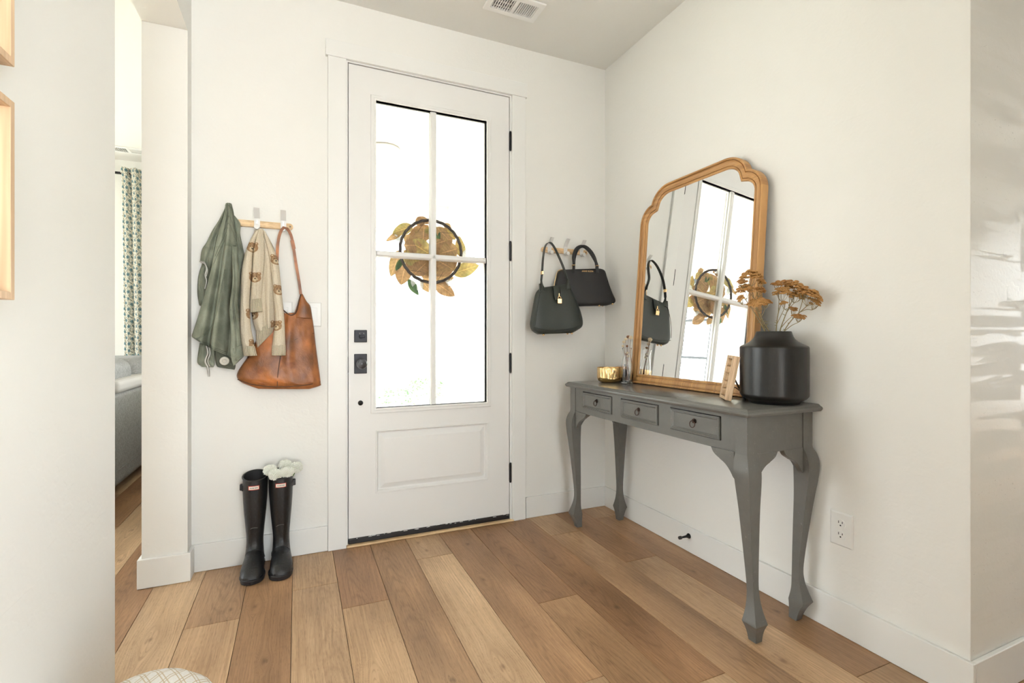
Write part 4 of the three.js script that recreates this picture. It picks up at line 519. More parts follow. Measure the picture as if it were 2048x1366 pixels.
// ------------------------------------------------------------------ console table
{
  const chip = tex(512, 512, (x, y) => { const n = fbm(x / 24, y / 24, 4), s = sstep(0.80, 0.86, fbm(x / 7 + 30, y / 7, 3)); const k = 1 + (n - 0.5) * 0.07 + s * 0.2; return [106 * k, 105 * k, 101 * k]; }, true, [2.2, 2.2]);
  const chB = tex(256, 256, (x, y) => 255 * fbm(x / 5, y / 12, 3), false, [3, 3]);
  const paint = mat(0xffffff, 0.36, { map: chip, bumpMap: chB, bumpScale: 0.0003 }), topM = mat(0xffffff, 0.2, { map: chip, bumpMap: chB, bumpScale: 0.00025 }), bronze = mat(C(0.07, 0.045, 0.035), 0.35, { metalness: 0.9 });
  const t = thing('console_table', 'grey painted console table with three drawers and cabriole legs', 'table', [0.7311, 0, 0.2411]); t.rotation.y = 0.0163;
  const L = 1.186, D = 0.35, yA = 0.67, yT = 0.806, P = 0.051;
  // moulded top
  const sq = (d, y) => [[-0.0225 + d, y, -0.0225 + d], [-0.0225 + d, y, L + 0.0225 - d], [0.378 - d * 0.4, y, L + 0.0225 - d], [0.378 - d * 0.4, y, -0.0225 + d]];
  part('top', boxUV(rings([sq(0.012, 0.8055), sq(0.006, 0.807), sq(0.0025, 0.811), sq(0.0, 0.8165), sq(0.001, 0.8215), sq(0.005, 0.8255), sq(0.007, 0.826), sq(0.0085, 0.829), sq(0.012, 0.8325), sq(0.016, 0.834)], true, 0.5)), topM, t);
  const DC = [0.2545, 0.593, 0.9315], DW = 0.2587, DY0 = 0.7025, DY1 = 0.789;
  { const ap = poly([[P - 0.002, yA], [L - P + 0.002, yA], [L - P + 0.002, yT], [P - 0.002, yT]]); for (const a of DC) ap.holes.push(new THREE.Path([V2(a - DW / 2 - 0.0015, DY0 - 0.0015), V2(a + DW / 2 + 0.008, DY0 - 0.0015), V2(a + DW / 2 + 0.008, DY1 + 0.003), V2(a - DW / 2 - 0.0015, DY1 + 0.003)])); part('front_apron', boxUV(extr(ap, 0.018).rotateY(-Math.PI / 2).translate(0.022, 0, 0)), paint, t); }
  part('back_apron', box(D - 0.022, D - 0.004, yA, yT, P - 0.002, L - P + 0.002), paint, t);
  part('end_apron', box(P - 0.002, D - P - 0.004, yA, yT, L - 0.022, L - 0.0025), paint, t);
  part('end_apron', box(P - 0.002, D - P + 0.002, yA, yT, 0.0025, 0.022), paint, t);
  part('drawer_floor', box(0.02, D - 0.02, yA + 0.002, yA + 0.008, 0.02, L - 0.02), paint, t);
  // legs: square section that swells at the knee, thins at the ankle, flares above the foot
  const kn = [[0.806, 0, 0.051], [0.678, 0, 0.051], [0.668, 0.001, 0.052], [0.645, 0.012, 0.060], [0.61, 0.020, 0.064], [0.56, 0.0195, 0.060], [0.48, 0.013, 0.05], [0.38, 0.006, 0.041], [0.28, 0, 0.033], [0.20, -0.003, 0.028], [0.155, 0.001, 0.031], [0.115, 0.011, 0.041], [0.075, 0.0245, 0.059], [0.073, 0.0245, 0.059], [0.05, 0.0125, 0.045], [0.025, 0.0045, 0.036], [0.0005, 0, 0.031]];
  const legs = [[-1, 1, 0.003, -0.04], [-1, -1, 0.014, -0.036], [1, 1, -0.032, -0.016], [1, -1, 0.004, 0.0]];
  for (const [sd, sa, la, ld] of legs) {
    const Ls = []; const ys = kn.map((k) => k[0]); const all = []; for (let i = 0; i < kn.length - 1; i++) { const st = i === 12 ? 1 : 4; for (let j = 0; j < st; j++) all.push(i + j / st); } all.push(kn.length - 1);
    for (const f of all) {
      const i = Math.min(Math.floor(f), kn.length - 2), u = f - i, sharp = i >= 11 && i <= 13; const g = (q) => kn[clamp(q, 0, kn.length - 1)]; const lo = i === 13 ? 13 : i - 1, hi = i === 11 ? 12 : i + 2;
      const v = [0, 1, 2].map((c) => i < 2 ? lerp(g(i)[c], g(i + 1)[c], u) : cr(g(lo)[c], g(i)[c], g(i + 1)[c], g(hi)[c], u)); const [y, o, s] = v; const ln = clamp(1 - y / 0.67);
      const cd = sd < 0 ? -o - ld * ln : D + o + ld * ln, ca = sa < 0 ? -o - la * ln : L + o + la * ln, d2 = cd - sd * s, a2 = ca - sa * s;
      const q = [[Math.min(cd, d2), y, Math.min(ca, a2)], [Math.min(cd, d2), y, Math.max(ca, a2)], [Math.max(cd, d2), y, Math.max(ca, a2)], [Math.max(cd, d2), y, Math.min(ca, a2)]]; Ls.push(q);
    }
    part('leg', boxUV(rings(Ls.reverse(), true, 0.45)), paint, t);
  }
  // scrolled brackets beside every leg
  const brk = () => { const s = new THREE.Shape(); s.moveTo(0, 0.672); s.lineTo(0.108, 0.672); s.bezierCurveTo(0.098, 0.645, 0.083, 0.645, 0.062, 0.632); s.bezierCurveTo(0.035, 0.622, 0.018, 0.6, 0.008, 0.582); s.lineTo(0, 0.575); s.closePath(); return extr(s, 0.018, 0.0015, 1); };
  const put = (g, m) => { g.applyMatrix4(m); return boxUV(g); };
  const frontB = (a, dir, d) => { const g = brk(); if (dir < 0) { g.scale(-1, 1, 1); const p = clean(g); for (let i = 0; i < p.attributes.position.count; i += 3) for (const k of ['position', 'normal']) { const A = p.attributes[k], b = [A.getX(i), A.getY(i), A.getZ(i)]; A.setXYZ(i, A.getX(i + 2), A.getY(i + 2), A.getZ(i + 2)); A.setXYZ(i + 2, ...b); } p.computeVertexNormals(); p.rotateY(-Math.PI / 2); return boxUV(p.translate(d, 0, a)); } g.rotateY(-Math.PI / 2); return boxUV(g.translate(d, 0, a)); };
  part('bracket', frontB(0.054, 1, 0.018), paint, t); part('bracket', frontB(L - 0.054, -1, 0.018), paint, t);
  part('bracket', frontB(0.054, 1, D - 0.002), paint, t); part('bracket', frontB(L - 0.054, -1, D - 0.002), paint, t);
  const endB = (d, dir, a) => { let g = brk(); if (dir < 0) { g.rotateY(Math.PI); g.translate(0, 0, 0.018); } return boxUV(g.translate(d, 0, a)); };
  part('bracket', endB(0.052, 1, L - 0.02), paint, t); part('bracket', endB(D - 0.052, -1, L - 0.02), paint, t);
  part('bracket', endB(0.052, 1, 0.002), paint, t); part('bracket', endB(D - 0.052, -1, 0.002), paint, t);
  // drawers set into their openings with a gap on one side
  DC.forEach((a, i) => {
    const w = DW, y0 = DY0, y1 = DY1, d = [0.004, 0.005, 0.003][i];
    const f = rectRings(-w / 2, w / 2, y0, y1, [[0, -0.016], [0, -0.0005], [0.0015, 0.003], [0.005, 0.0033], [0.0075, -0.0005], [0.010, 0.0003], [0.013, -0.0035], [0.0145, -0.0056], [0.017, -0.0056]]); f.rotateY(-Math.PI / 2).translate(0.004 - d + 0.002, 0, a);
    const dr = part('drawer', boxUV(f), paint, t);
    part('drawer_box', box(0.0225 - d, 0.26, y0 + 0.004, y1 - 0.012, a - w / 2 + 0.006, a + w / 2 - 0.006), paint, dr);
    const x = 0.0085 - d, yc = (y0 + y1) / 2 + 0.004;
    part('pull_plate', tr(cyl(0.009, 0.010, 0.003, 20).rotateZ(Math.PI / 2), x - 0.001, yc + 0.004, a), bronze, dr);
    part('ring_pull', [tr(new THREE.TorusGeometry(0.0135, 0.0019, 10, 28).rotateY(Math.PI / 2).rotateZ(-0.12), x - 0.009, yc - 0.008, a), tr(new THREE.SphereGeometry(0.0038, 12, 8), x - 0.007, yc + 0.005, a)], bronze, dr);
  });
}
// ------------------------------------------------------------------ leaning mirror
{
  const W = 0.398, HM = 1.07, out = [];
  const right = [[W, 0], [W, 0.45], [W, 0.86]]; for (let i = 0; i <= 12; i++) { const a = i / 12 * 1.38; right.push([W - 0.105 + 0.105 * Math.cos(a), 0.88 + 0.105 * Math.sin(a)]); }
  for (let i = 1; i <= 16; i++) { const a = lerp(0.195, Math.PI / 2, i / 16); right.push([W - 0.215 + 0.132 * Math.cos(a), 0.962 + 0.108 * Math.sin(a)]); }
  for (const p of right) out.push(p); for (const p of [...right].reverse()) out.push([-p[0], p[1]]);
  const n = out.length, nor = out.map((p, i) => { const a = out[(i + n - 1) % n], b = out[(i + 1) % n]; const e1 = V2(p[0] - a[0], p[1] - a[1]).normalize(), e2 = V2(b[0] - p[0], b[1] - p[1]).normalize(); const n1 = V2(-e1.y, e1.x), n2 = V2(-e2.y, e2.x), k = Math.max(0.35, 1 + n1.dot(n2)); return V2((n1.x + n2.x) / k, (n1.y + n2.y) / k); });
  const off = (d, z) => out.map((p, i) => [p[0] + nor[i].x * d, p[1] + nor[i].y * d, z]);
  const prof = [[0, -0.036], [0, -0.006], [0.0015, -0.002], [0.005, 0], [0.009, -0.001], [0.0112, -0.005], [0.0118, -0.0105], [0.0135, -0.0105], [0.0145, -0.006], [0.02, -0.004], [0.03, -0.0055], [0.0365, -0.010], [0.0372, -0.0155], [0.0388, -0.0155], [0.0398, -0.011], [0.044, -0.0095], [0.048, -0.0115], [0.051, -0.017], [0.051, -0.024]];
  const t = thing('leaning_mirror', 'large mirror in a honey wood frame leaning on the console table', 'mirror', [1.005, 0.837, 0.826]); t.rotation.order = 'ZYX'; t.rotation.set(0, -Math.PI / 2, -0.077);
  const g = rings(prof.map(([d, z]) => off(d, z)), false, 0.55); { const gg = clean(g), p = gg.attributes.position, uv = gg.attributes.uv; for (let i = 0; i < p.count; i++) { const x = p.getX(i), y = p.getY(i); const side = Math.abs(x) > W - 0.08 && y < 0.9; const bot = y < 0.06 && !side; side ? uv.setXY(i, x * 1.6, y * 0.9) : uv.setXY(i, y * 1.6, x * 0.9 + 0.4); } part('frame', gg, M.honey, t); }
  const sh2 = new THREE.Shape(off(0.04, 0).map((p) => V2(p[0], p[1])));
  part('mirror_glass', tr(new THREE.ShapeGeometry(sh2), 0, 0, -0.0165), mat(C(0.93, 0.945, 0.94), 0.0, { metalness: 1 }), t);
  part('backing', tr(extr(new THREE.Shape(off(0.004, 0).map((p) => V2(p[0], p[1]))), 0.012), 0, 0, -0.035), mat(C(0.12, 0.08, 0.05), 0.8), t);
}
// ------------------------------------------------------------------ things on the table
const TY = 0.8345;
{
  const vb = tex(256, 256, (x, y) => 255 * (0.6 * fbm(x / 40, y / 3, 3) + 0.4 * hash(x, y)), false, [2, 2]), vm = tex(256, 256, (x, y) => { const s = sstep(0.6, 0.75, fbm(x / 24, y / 24, 4)), d = hash(x, y) > 0.985 ? 30 : 0; const k = 19 + 7 * s + d; return [k, k * 0.97, k * 0.95]; }, true, [3, 2]);
  const t = thing('vase', 'matte black ceramic vase with short neck on table end', 'vase', [0.998, TY, 1.336]);
  const pr = [[0.001, 0], [0.088, 0], [0.090, 0.004], [0.091, 0.009], [0.1, 0.013], [0.113, 0.021], [0.1195, 0.029], [0.1205, 0.036], [0.1205, 0.2], [0.1205, 0.213], [0.1185, 0.2175], [0.112, 0.2215], [0.097, 0.2285], [0.083, 0.237], [0.073, 0.2465], [0.067, 0.257], [0.0635, 0.268], [0.0615, 0.2745], [0.0595, 0.276], [0.057, 0.2745], [0.055, 0.26], [0.06, 0.245], [0.1, 0.22], [0.113, 0.2], [0.113, 0.04], [0.001, 0.03]];
  part('body', lathe(pr, 72), mat(0xffffff, 0.33, { map: vm, bumpMap: vb, bumpScale: 0.0003 }), t);
}
{ // dried yarrow
  const headM = [mat(C(0.54, 0.29, 0.10), 0.95), mat(C(0.45, 0.225, 0.075), 0.95)], stM = mat(C(0.33, 0.255, 0.13), 0.9), leafM = mat(C(0.28, 0.25, 0.14), 0.9, { side: THREE.DoubleSide });
  const berry = new THREE.IcosahedronGeometry(1, 0);
  function head(parent, c, R, flat, tilt, k, from) {
    const a = []; const q = new THREE.Quaternion().setFromUnitVectors(V3(0, 1, 0), V3(...tilt).normalize()); R *= 1.16; const C1 = Math.max(6, Math.round(R * R * 30000));
    for (let i = 0; i < C1; i++) { const r = Math.sqrt((i + 0.4) / C1) * 0.92, th = i * 2.39996 + k, cr_ = rr(0.0068, 0.0098), c0 = V3(Math.cos(th) * r * R, flat * R * (1 - r * r) + rr(-0.006, 0.005), Math.sin(th) * r * R); const nb = Math.round(cr_ * 2400);
      for (let j = 0; j < nb; j++) { const rr_ = Math.sqrt((j + 0.5) / nb), t2 = j * 2.39996 + i, s = rr(0.0019, 0.003); const p = c0.clone().add(V3(Math.cos(t2) * rr_ * cr_, cr_ * 0.75 * Math.sqrt(Math.max(0, 1 - rr_ * rr_ * 0.9)) - 0.003, Math.sin(t2) * rr_ * cr_)).applyQuaternion(q); const b = berry.clone().scale(s, s * 0.9, s).rotateX(rnd() * 3).rotateY(rnd() * 3); b.translate(c[0] + p.x, c[1] + p.y, c[2] + p.z); a.push(b); } }
    part('flower_head', a, headM[k % 2], parent).userData.kind = 'stuff';
    const rays = []; for (let i = 0; i < 9; i++) { const th = i / 9 * 6.283 + k, r = rr(0.4, 0.85) * R; const e = V3(Math.cos(th) * r, flat * R * 0.25 - 0.002, Math.sin(th) * r).applyQuaternion(q); rays.push(tube([V3(...from), V3(...from).lerp(V3(c[0] + e.x, c[1] + e.y, c[2] + e.z), 0.55).add(V3(e.x * 0.15, -0.002, e.z * 0.15)), V3(c[0] + e.x, c[1] + e.y, c[2] + e.z)], 0.0008, 4, 6)); }
    part('branchlets', rays, stM, parent).userData.kind = 'stuff';
  }
  function yarrow(label, heads, base, mids, extra = 0) {
    const t = thing('dried_yarrow', label, 'dried flower', [0, 0, 0], 'dried yarrow in the black vase');
    const main = heads[0], top = V3(main.c[0] - main.up[0] * 0.02, main.c[1] - 0.028, main.c[2] - main.up[2] * 0.02);
    const path = [V3(...base), ...mids.map((m) => V3(...m)), top]; const c = new THREE.CatmullRomCurve3(path, false, 'centripetal');
    part('stem', taper(path, [0.0026, 0.0022, 0.0015], 7, 30), stM, t);
    heads.forEach((h, i) => { const fork = c.getPointAt(h.at ?? 0.97), f = [h.c[0] - h.up[0] * 0.014, h.c[1] - 0.02, h.c[2] - h.up[2] * 0.014]; if (i) part('branch', taper([fork, fork.clone().lerp(V3(...f), 0.5).add(V3(0.004, 0.006, 0)), V3(...f)], [0.0015, 0.0013, 0.001], 6, 12), stM, t); else f.splice(0, 3, top.x, top.y, top.z); head(t, h.c, h.R, h.flat ?? 0.8, h.up, i, f); });
    const lv = []; for (let i = 0; i < 12 + extra; i++) { const u = rr(0.25, 0.9), p = c.getPointAt(u), d = V3(rr(-1, 1), rr(-0.1, 0.9), rr(-1, 1)).normalize(), l = rr(0.008, 0.022); lv.push(taper([p, p.clone().addScaledVector(d, l * 0.5).add(V3(0, 0.002, 0)), p.clone().addScaledVector(d, l).add(V3(0, -0.002, 0))], [0.0011, 0.0014, 0.0003], 5, 6)); }
    part('dry_leaves', lv, leafM, t).userData.kind = 'stuff';
  }
  const m = (x, z, y = 1.09) => [x, y, z];
  yarrow('tallest dried yarrow on the left, flat head before mirror frame', [{ c: [0.917, 1.311, 1.301], R: 0.036, up: [0, 1, 0] }, { c: [0.885, 1.296, 1.29], R: 0.014, up: [-0.4, 1, 0], at: 0.86 }, { c: [0.953, 1.298, 1.317], R: 0.015, up: [0.4, 1, 0], at: 0.86 }], m(0.985, 1.325, 0.93), [[0.972, 1.1, 1.322], [0.94, 1.2, 1.308]]);
  yarrow('dried yarrow on the left with second highest brown head', [{ c: [0.905, 1.262, 1.285], R: 0.03, up: [-0.1, 1, 0] }, { c: [0.942, 1.262, 1.318], R: 0.017, up: [0.3, 1, 0.1], at: 0.9 }, { c: [0.881, 1.234, 1.285], R: 0.011, up: [-0.6, 0.8, 0], at: 0.88 }], m(0.98, 1.33, 0.93), [[0.966, 1.1, 1.326], [0.93, 1.19, 1.30]]);
  yarrow('lowest left dried yarrow head drooping over vase rim', [{ c: [0.937, 1.213, 1.32], R: 0.033, up: [-0.35, 1, 0.15], flat: 0.5 }, { c: [0.966, 1.219, 1.33], R: 0.014, up: [0.4, 1, 0.1], at: 0.92 }], m(0.99, 1.34, 0.93), [[0.978, 1.1, 1.335], [0.952, 1.15, 1.326]], 26);
  yarrow('dried yarrow in the middle with small pale heads', [{ c: [1.022, 1.252, 1.352], R: 0.026, up: [-0.2, 1, 0.1] }, { c: [1.013, 1.287, 1.343], R: 0.017, up: [-0.1, 1, 0], at: 0.85 }, { c: [1.03, 1.218, 1.354], R: 0.009, up: [-0.3, 1, 0], at: 0.7 }], m(1.0, 1.338, 0.93), [[1.006, 1.1, 1.34], [1.012, 1.18, 1.345]]);
  yarrow('dried yarrow right of middle, highest of the right cluster', [{ c: [1.068, 1.272, 1.372], R: 0.031, up: [0.1, 1, 0.1] }, { c: [1.048, 1.288, 1.357], R: 0.02, up: [-0.1, 1, 0], at: 0.88 }, { c: [1.07, 1.24, 1.372], R: 0.026, up: [0.1, 1, 0.2], at: 0.8 }, { c: [1.062, 1.19, 1.37], R: 0.011, up: [0.2, 1, 0], at: 0.6 }], m(1.005, 1.34, 0.93), [[1.018, 1.1, 1.345], [1.035, 1.17, 1.357]]);
  yarrow('dried yarrow leaning furthest right with broad sloping head', [{ c: [1.062, 1.232, 1.436], R: 0.034, up: [0.35, 1, 0.3] }, { c: [1.046, 1.253, 1.425], R: 0.022, up: [0.1, 1, 0.1], at: 0.88 }, { c: [1.079, 1.21, 1.445], R: 0.016, up: [0.6, 1, 0.3], at: 0.9 }, { c: [1.027, 1.163, 1.42], R: 0.019, up: [0.1, 1, 0.2], flat: 0.2, at: 0.6 }], m(1.01, 1.345, 0.93), [[1.02, 1.1, 1.36], [1.03, 1.15, 1.385]]);
}
{
  const cells = []; for (let i = 0; i < 220; i++) cells.push([rnd(), rnd()]);
  const ham = tex(256, 128, (x, y) => { let d = 9; const u = x / 256, v = y / 128; for (const [a, b] of cells) { let dx = Math.abs(u - a); dx = Math.min(dx, 1 - dx) * 2.2; const dy = v - b; const q = dx * dx + dy * dy; if (q < d) d = q; } return 255 * clamp(Math.sqrt(d) * 14); }, false, [2, 1.4]);
  const t = thing('bowl', 'hammered brass bowl at far end of the console table', 'bowl', [0.925, TY, 0.348]);
  part('body', lathe([[0.0005, 0], [0.045, 0], [0.056, 0.003], [0.064, 0.009], [0.069, 0.018], [0.0708, 0.03], [0.0705, 0.082], [0.0695, 0.0832], [0.0685, 0.082], [0.0685, 0.03], [0.066, 0.019], [0.056, 0.008], [0.0005, 0.005]], 64), mat(C(0.80, 0.56, 0.26), 0.26, { metalness: 1, bumpMap: ham, bumpScale: 0.0022 }), t);
}
{
  const t = thing('glass_bottle', 'small clear glass bottle with dried stems beside mirror', 'bottle', [0.966, TY, 0.452]);
  part('body', lathe([[0.0005, 0.0], [0.029, 0], [0.031, 0.003], [0.031, 0.088], [0.0295, 0.108], [0.025, 0.128], [0.0215, 0.145], [0.0205, 0.165], [0.022, 0.18], [0.0255, 0.192], [0.0262, 0.195], [0.0245, 0.1955], [0.0205, 0.181], [0.0188, 0.165], [0.0198, 0.145], [0.0232, 0.128], [0.0277, 0.108], [0.029, 0.088], [0.029, 0.008], [0.0005, 0.006]], 40), mat(C(1, 1, 1), 0.02, { transmission: 1, thickness: 0.01, ior: 1.47 }), t);
  const brown = mat(C(0.2, 0.09, 0.045), 0.9), cream = mat(C(0.72, 0.6, 0.42), 0.9);
  const tips = [[-0.014, 0.205, -0.016, 0.0075], [-0.008, 0.243, 0.0, 0.0085], [0.0, 0.256, 0.012, 0.0095], [0.008, 0.252, 0.022, 0.0115], [-0.012, 0.228, -0.012, 0.0085], [0.004, 0.205, -0.004, 0.0065], [0.002, 0.168, 0.002, 0.008], [0.006, 0.15, 0.004, 0.008], [-0.004, 0.16, -0.003, 0.007]];
  tips.forEach(([x, y, z, r], i) => {
    const f = thing('dried_flower', ['short dried stem at bottle mouth, leaning left', 'dried bloom rising left over the bottle', 'tallest dried bloom above the bottle mouth', 'cream dried bloom touching mirror frame above bottle', 'cream dried bud left of the bottle neck', 'low dried bloom at bottle rim', 'dried bloom inside the bottle neck', 'dried bloom below the bottle neck, inside', 'small dried bloom inside bottle neck at left'][i], 'dried flower', [0.966, TY, 0.452], 'dried stems in the glass bottle');
    part('stem', tube([[rr(-0.012, 0.012), 0.012, rr(-0.012, 0.012)], [rr(-0.006, 0.006), 0.09, rr(-0.006, 0.006)], [x * 0.5, Math.min(y - 0.01, 0.15), z * 0.5], [x, y, z]], 0.0011, 5, 20), brown, f);
    const b = []; for (let k = 0; k < 26; k++) { const yy = 1 - 2 * (k + 0.5) / 26, q = Math.sqrt(1 - yy * yy), th = k * 2.4; b.push(new THREE.IcosahedronGeometry(r * 0.38, 0).translate(x + Math.cos(th) * q * r * 0.8, y + yy * r * 0.6, z + Math.sin(th) * q * r * 0.8)); }
    part('bloom', b, i % 3 === 2 ? brown : cream, f);
  });
}
{
  const t = thing('lidded_jar', 'black jar with pale wooden lid behind brass bowl', 'jar', [1.03, TY, 0.318]);
  part('body', lathe([[0.0005, 0], [0.027, 0], [0.029, 0.003], [0.029, 0.062], [0.027, 0.064], [0.0005, 0.064]], 32), M.black, t);
  const lid = part('lid', lathe([[0.0005, 0.064], [0.031, 0.064], [0.0325, 0.066], [0.0325, 0.082], [0.031, 0.084], [0.0005, 0.084]], 32), M.light, t); part('knob', tr(cyl(0.004, 0.004, 0.014, 12), 0.008, 0.091, 0.012), M.black, lid);
}
{ // scalloped picture frame on its strut, seen almost edge on
  const t = thing('picture_frame', 'small scalloped pale wood picture frame standing before the vase', 'picture frame', [0.894, TY + 0.003, 1.196]); t.rotation.order = 'YXZ'; t.rotation.set(-0.19, -2.18, 0);
  const w = 0.115, h = 0.178, s = new THREE.Shape(); s.moveTo(-w / 2, 0); s.lineTo(w / 2, 0); s.lineTo(w / 2, h); s.lineTo(-w / 2, h); s.closePath();
  const hole = []; const nS = 5, y0 = 0.012, y1 = h - 0.012, step = (y1 - y0) / nS, xi = w / 2 - 0.018;
  for (let i = 0; i < nS; i++) for (let k = 0; k <= 10; k++) { const a = k / 10 * Math.PI; hole.push(V2(xi - 0.012 * Math.sin(a), y0 + step * (i + 0.5 - 0.5 * Math.cos(a)))); }
  const hl = hole.map((p) => V2(-p.x, p.y)).reverse(); s.holes.push(new THREE.Path([...hole, ...hl]));
  part('frame', boxUV(tr(extr(s, 0.02, 0.0012, 1), 0, 0, -0.01), 3), M.light, t);
  part('picture', box(-w / 2 + 0.008, w / 2 - 0.008, 0.008, h - 0.008, -0.008, -0.004), mat(0xffffff, 0.4, { map: tex(64, 64, (x, y) => { const n = fbm(x / 12, y / 12, 3); return [190 + 50 * n, 180 + 50 * n, 170 + 40 * n]; }, true, [6, 6]) }), t);
  const strut = new THREE.BoxGeometry(0.022, 0.12, 0.003).translate(0, -0.06, 0).rotateX(0.62).translate(0, 0.1, -0.011); part('strut', strut, M.black, t);
}
{ // cable behind frame and vase
  solo('lamp_cord', tube([[0.92, TY + 0.05, 1.20], [0.955, TY + 0.045, 1.195], [0.985, TY + 0.02, 1.2], [0.99, TY + 0.0025, 1.205], [1.03, TY + 0.0025, 1.19]], 0.0018, 6, 40), M.black, 'thin black cord between small frame and black vase', 'cord');
}
// ------------------------------------------------------------------ frames on the near left wall
function wallFrame(y0, y1, label) {
  const z0 = 1.641, z1 = 1.95, x0 = XL + 0.0005, x1 = XL + 0.036, w = 0.012; const t = thing('shadow_box_frame', label, 'picture frame');
  const woodIn = M.honeyIn; 
  part('frame_side', box(x0, x1, y0, y1, z0, z0 + w, 0.001), M.light, t); part('frame_side', box(x0, x1, y0, y1, z1 - w, z1, 0.001), M.light, t);
  part('frame_rail', box(x0, x1, y0, y0 + w, z0 + w, z1 - w, 0.001), M.light, t); part('frame_rail', box(x0, x1, y1 - w, y1, z0 + w, z1 - w, 0.001), M.light, t);
  part('mat_board', box(x0, x0 + 0.006, y0 + w, y1 - w, z0 + w, z1 - w), mat(C(0.75, 0.73, 0.7), 0.8), t);
}
wallFrame(1.146, 1.461, 'pale wood box frame on the left wall, lower one'); wallFrame(1.5175, 1.83, 'pale wood box frame on the left wall, upper one');
// ------------------------------------------------------------------ pouf
{
  const tx = canvasTex(512, 512, (c) => { c.fillStyle = '#e6e3dd'; c.fillRect(0, 0, 512, 512); for (let i = 0; i < 9000; i++) { c.fillStyle = rnd() < 0.5 ? 'rgba(255,255,255,0.35)' : 'rgba(190,180,168,0.25)'; c.fillRect(rnd() * 512, rnd() * 512, 3, 2); } c.strokeStyle = 'rgba(196,178,150,0.85)'; c.lineWidth = 5; for (let i = -8; i < 16; i++) for (const o of [0, 16]) { c.beginPath(); c.moveTo(i * 64 + o, 0); c.lineTo(i * 64 + o + 256, 512); c.stroke(); c.beginPath(); c.moveTo(i * 64 + o, 512); c.lineTo(i * 64 + o + 256, 0); c.stroke(); } });
  tx.repeat.set(1.6, 1.6);
  const t = thing('pouf', 'white woven pouf with beige diamond lines at bottom left', 'pouf', [-0.96, 0.001, 1.58]);
  const pg = clean(lathe([[0.0005, 0], [0.13, 0], [0.14, 0.01], [0.145, 0.05], [0.15, 0.2], [0.15, 0.256], [0.1455, 0.316], [0.135, 0.356], [0.1125, 0.396], [0.0825, 0.424], [0.045, 0.441], [0.0005, 0.446]], 64)); { const p = pg.attributes.position, uv = pg.attributes.uv; for (let i = 0; i < p.count; i++) uv.setXY(i, p.getX(i) * 3 + 0.3, p.getZ(i) * 3 - p.getY(i)); } part('cover', pg, mat(0xffffff, 0.9, { map: tx }), t);
}
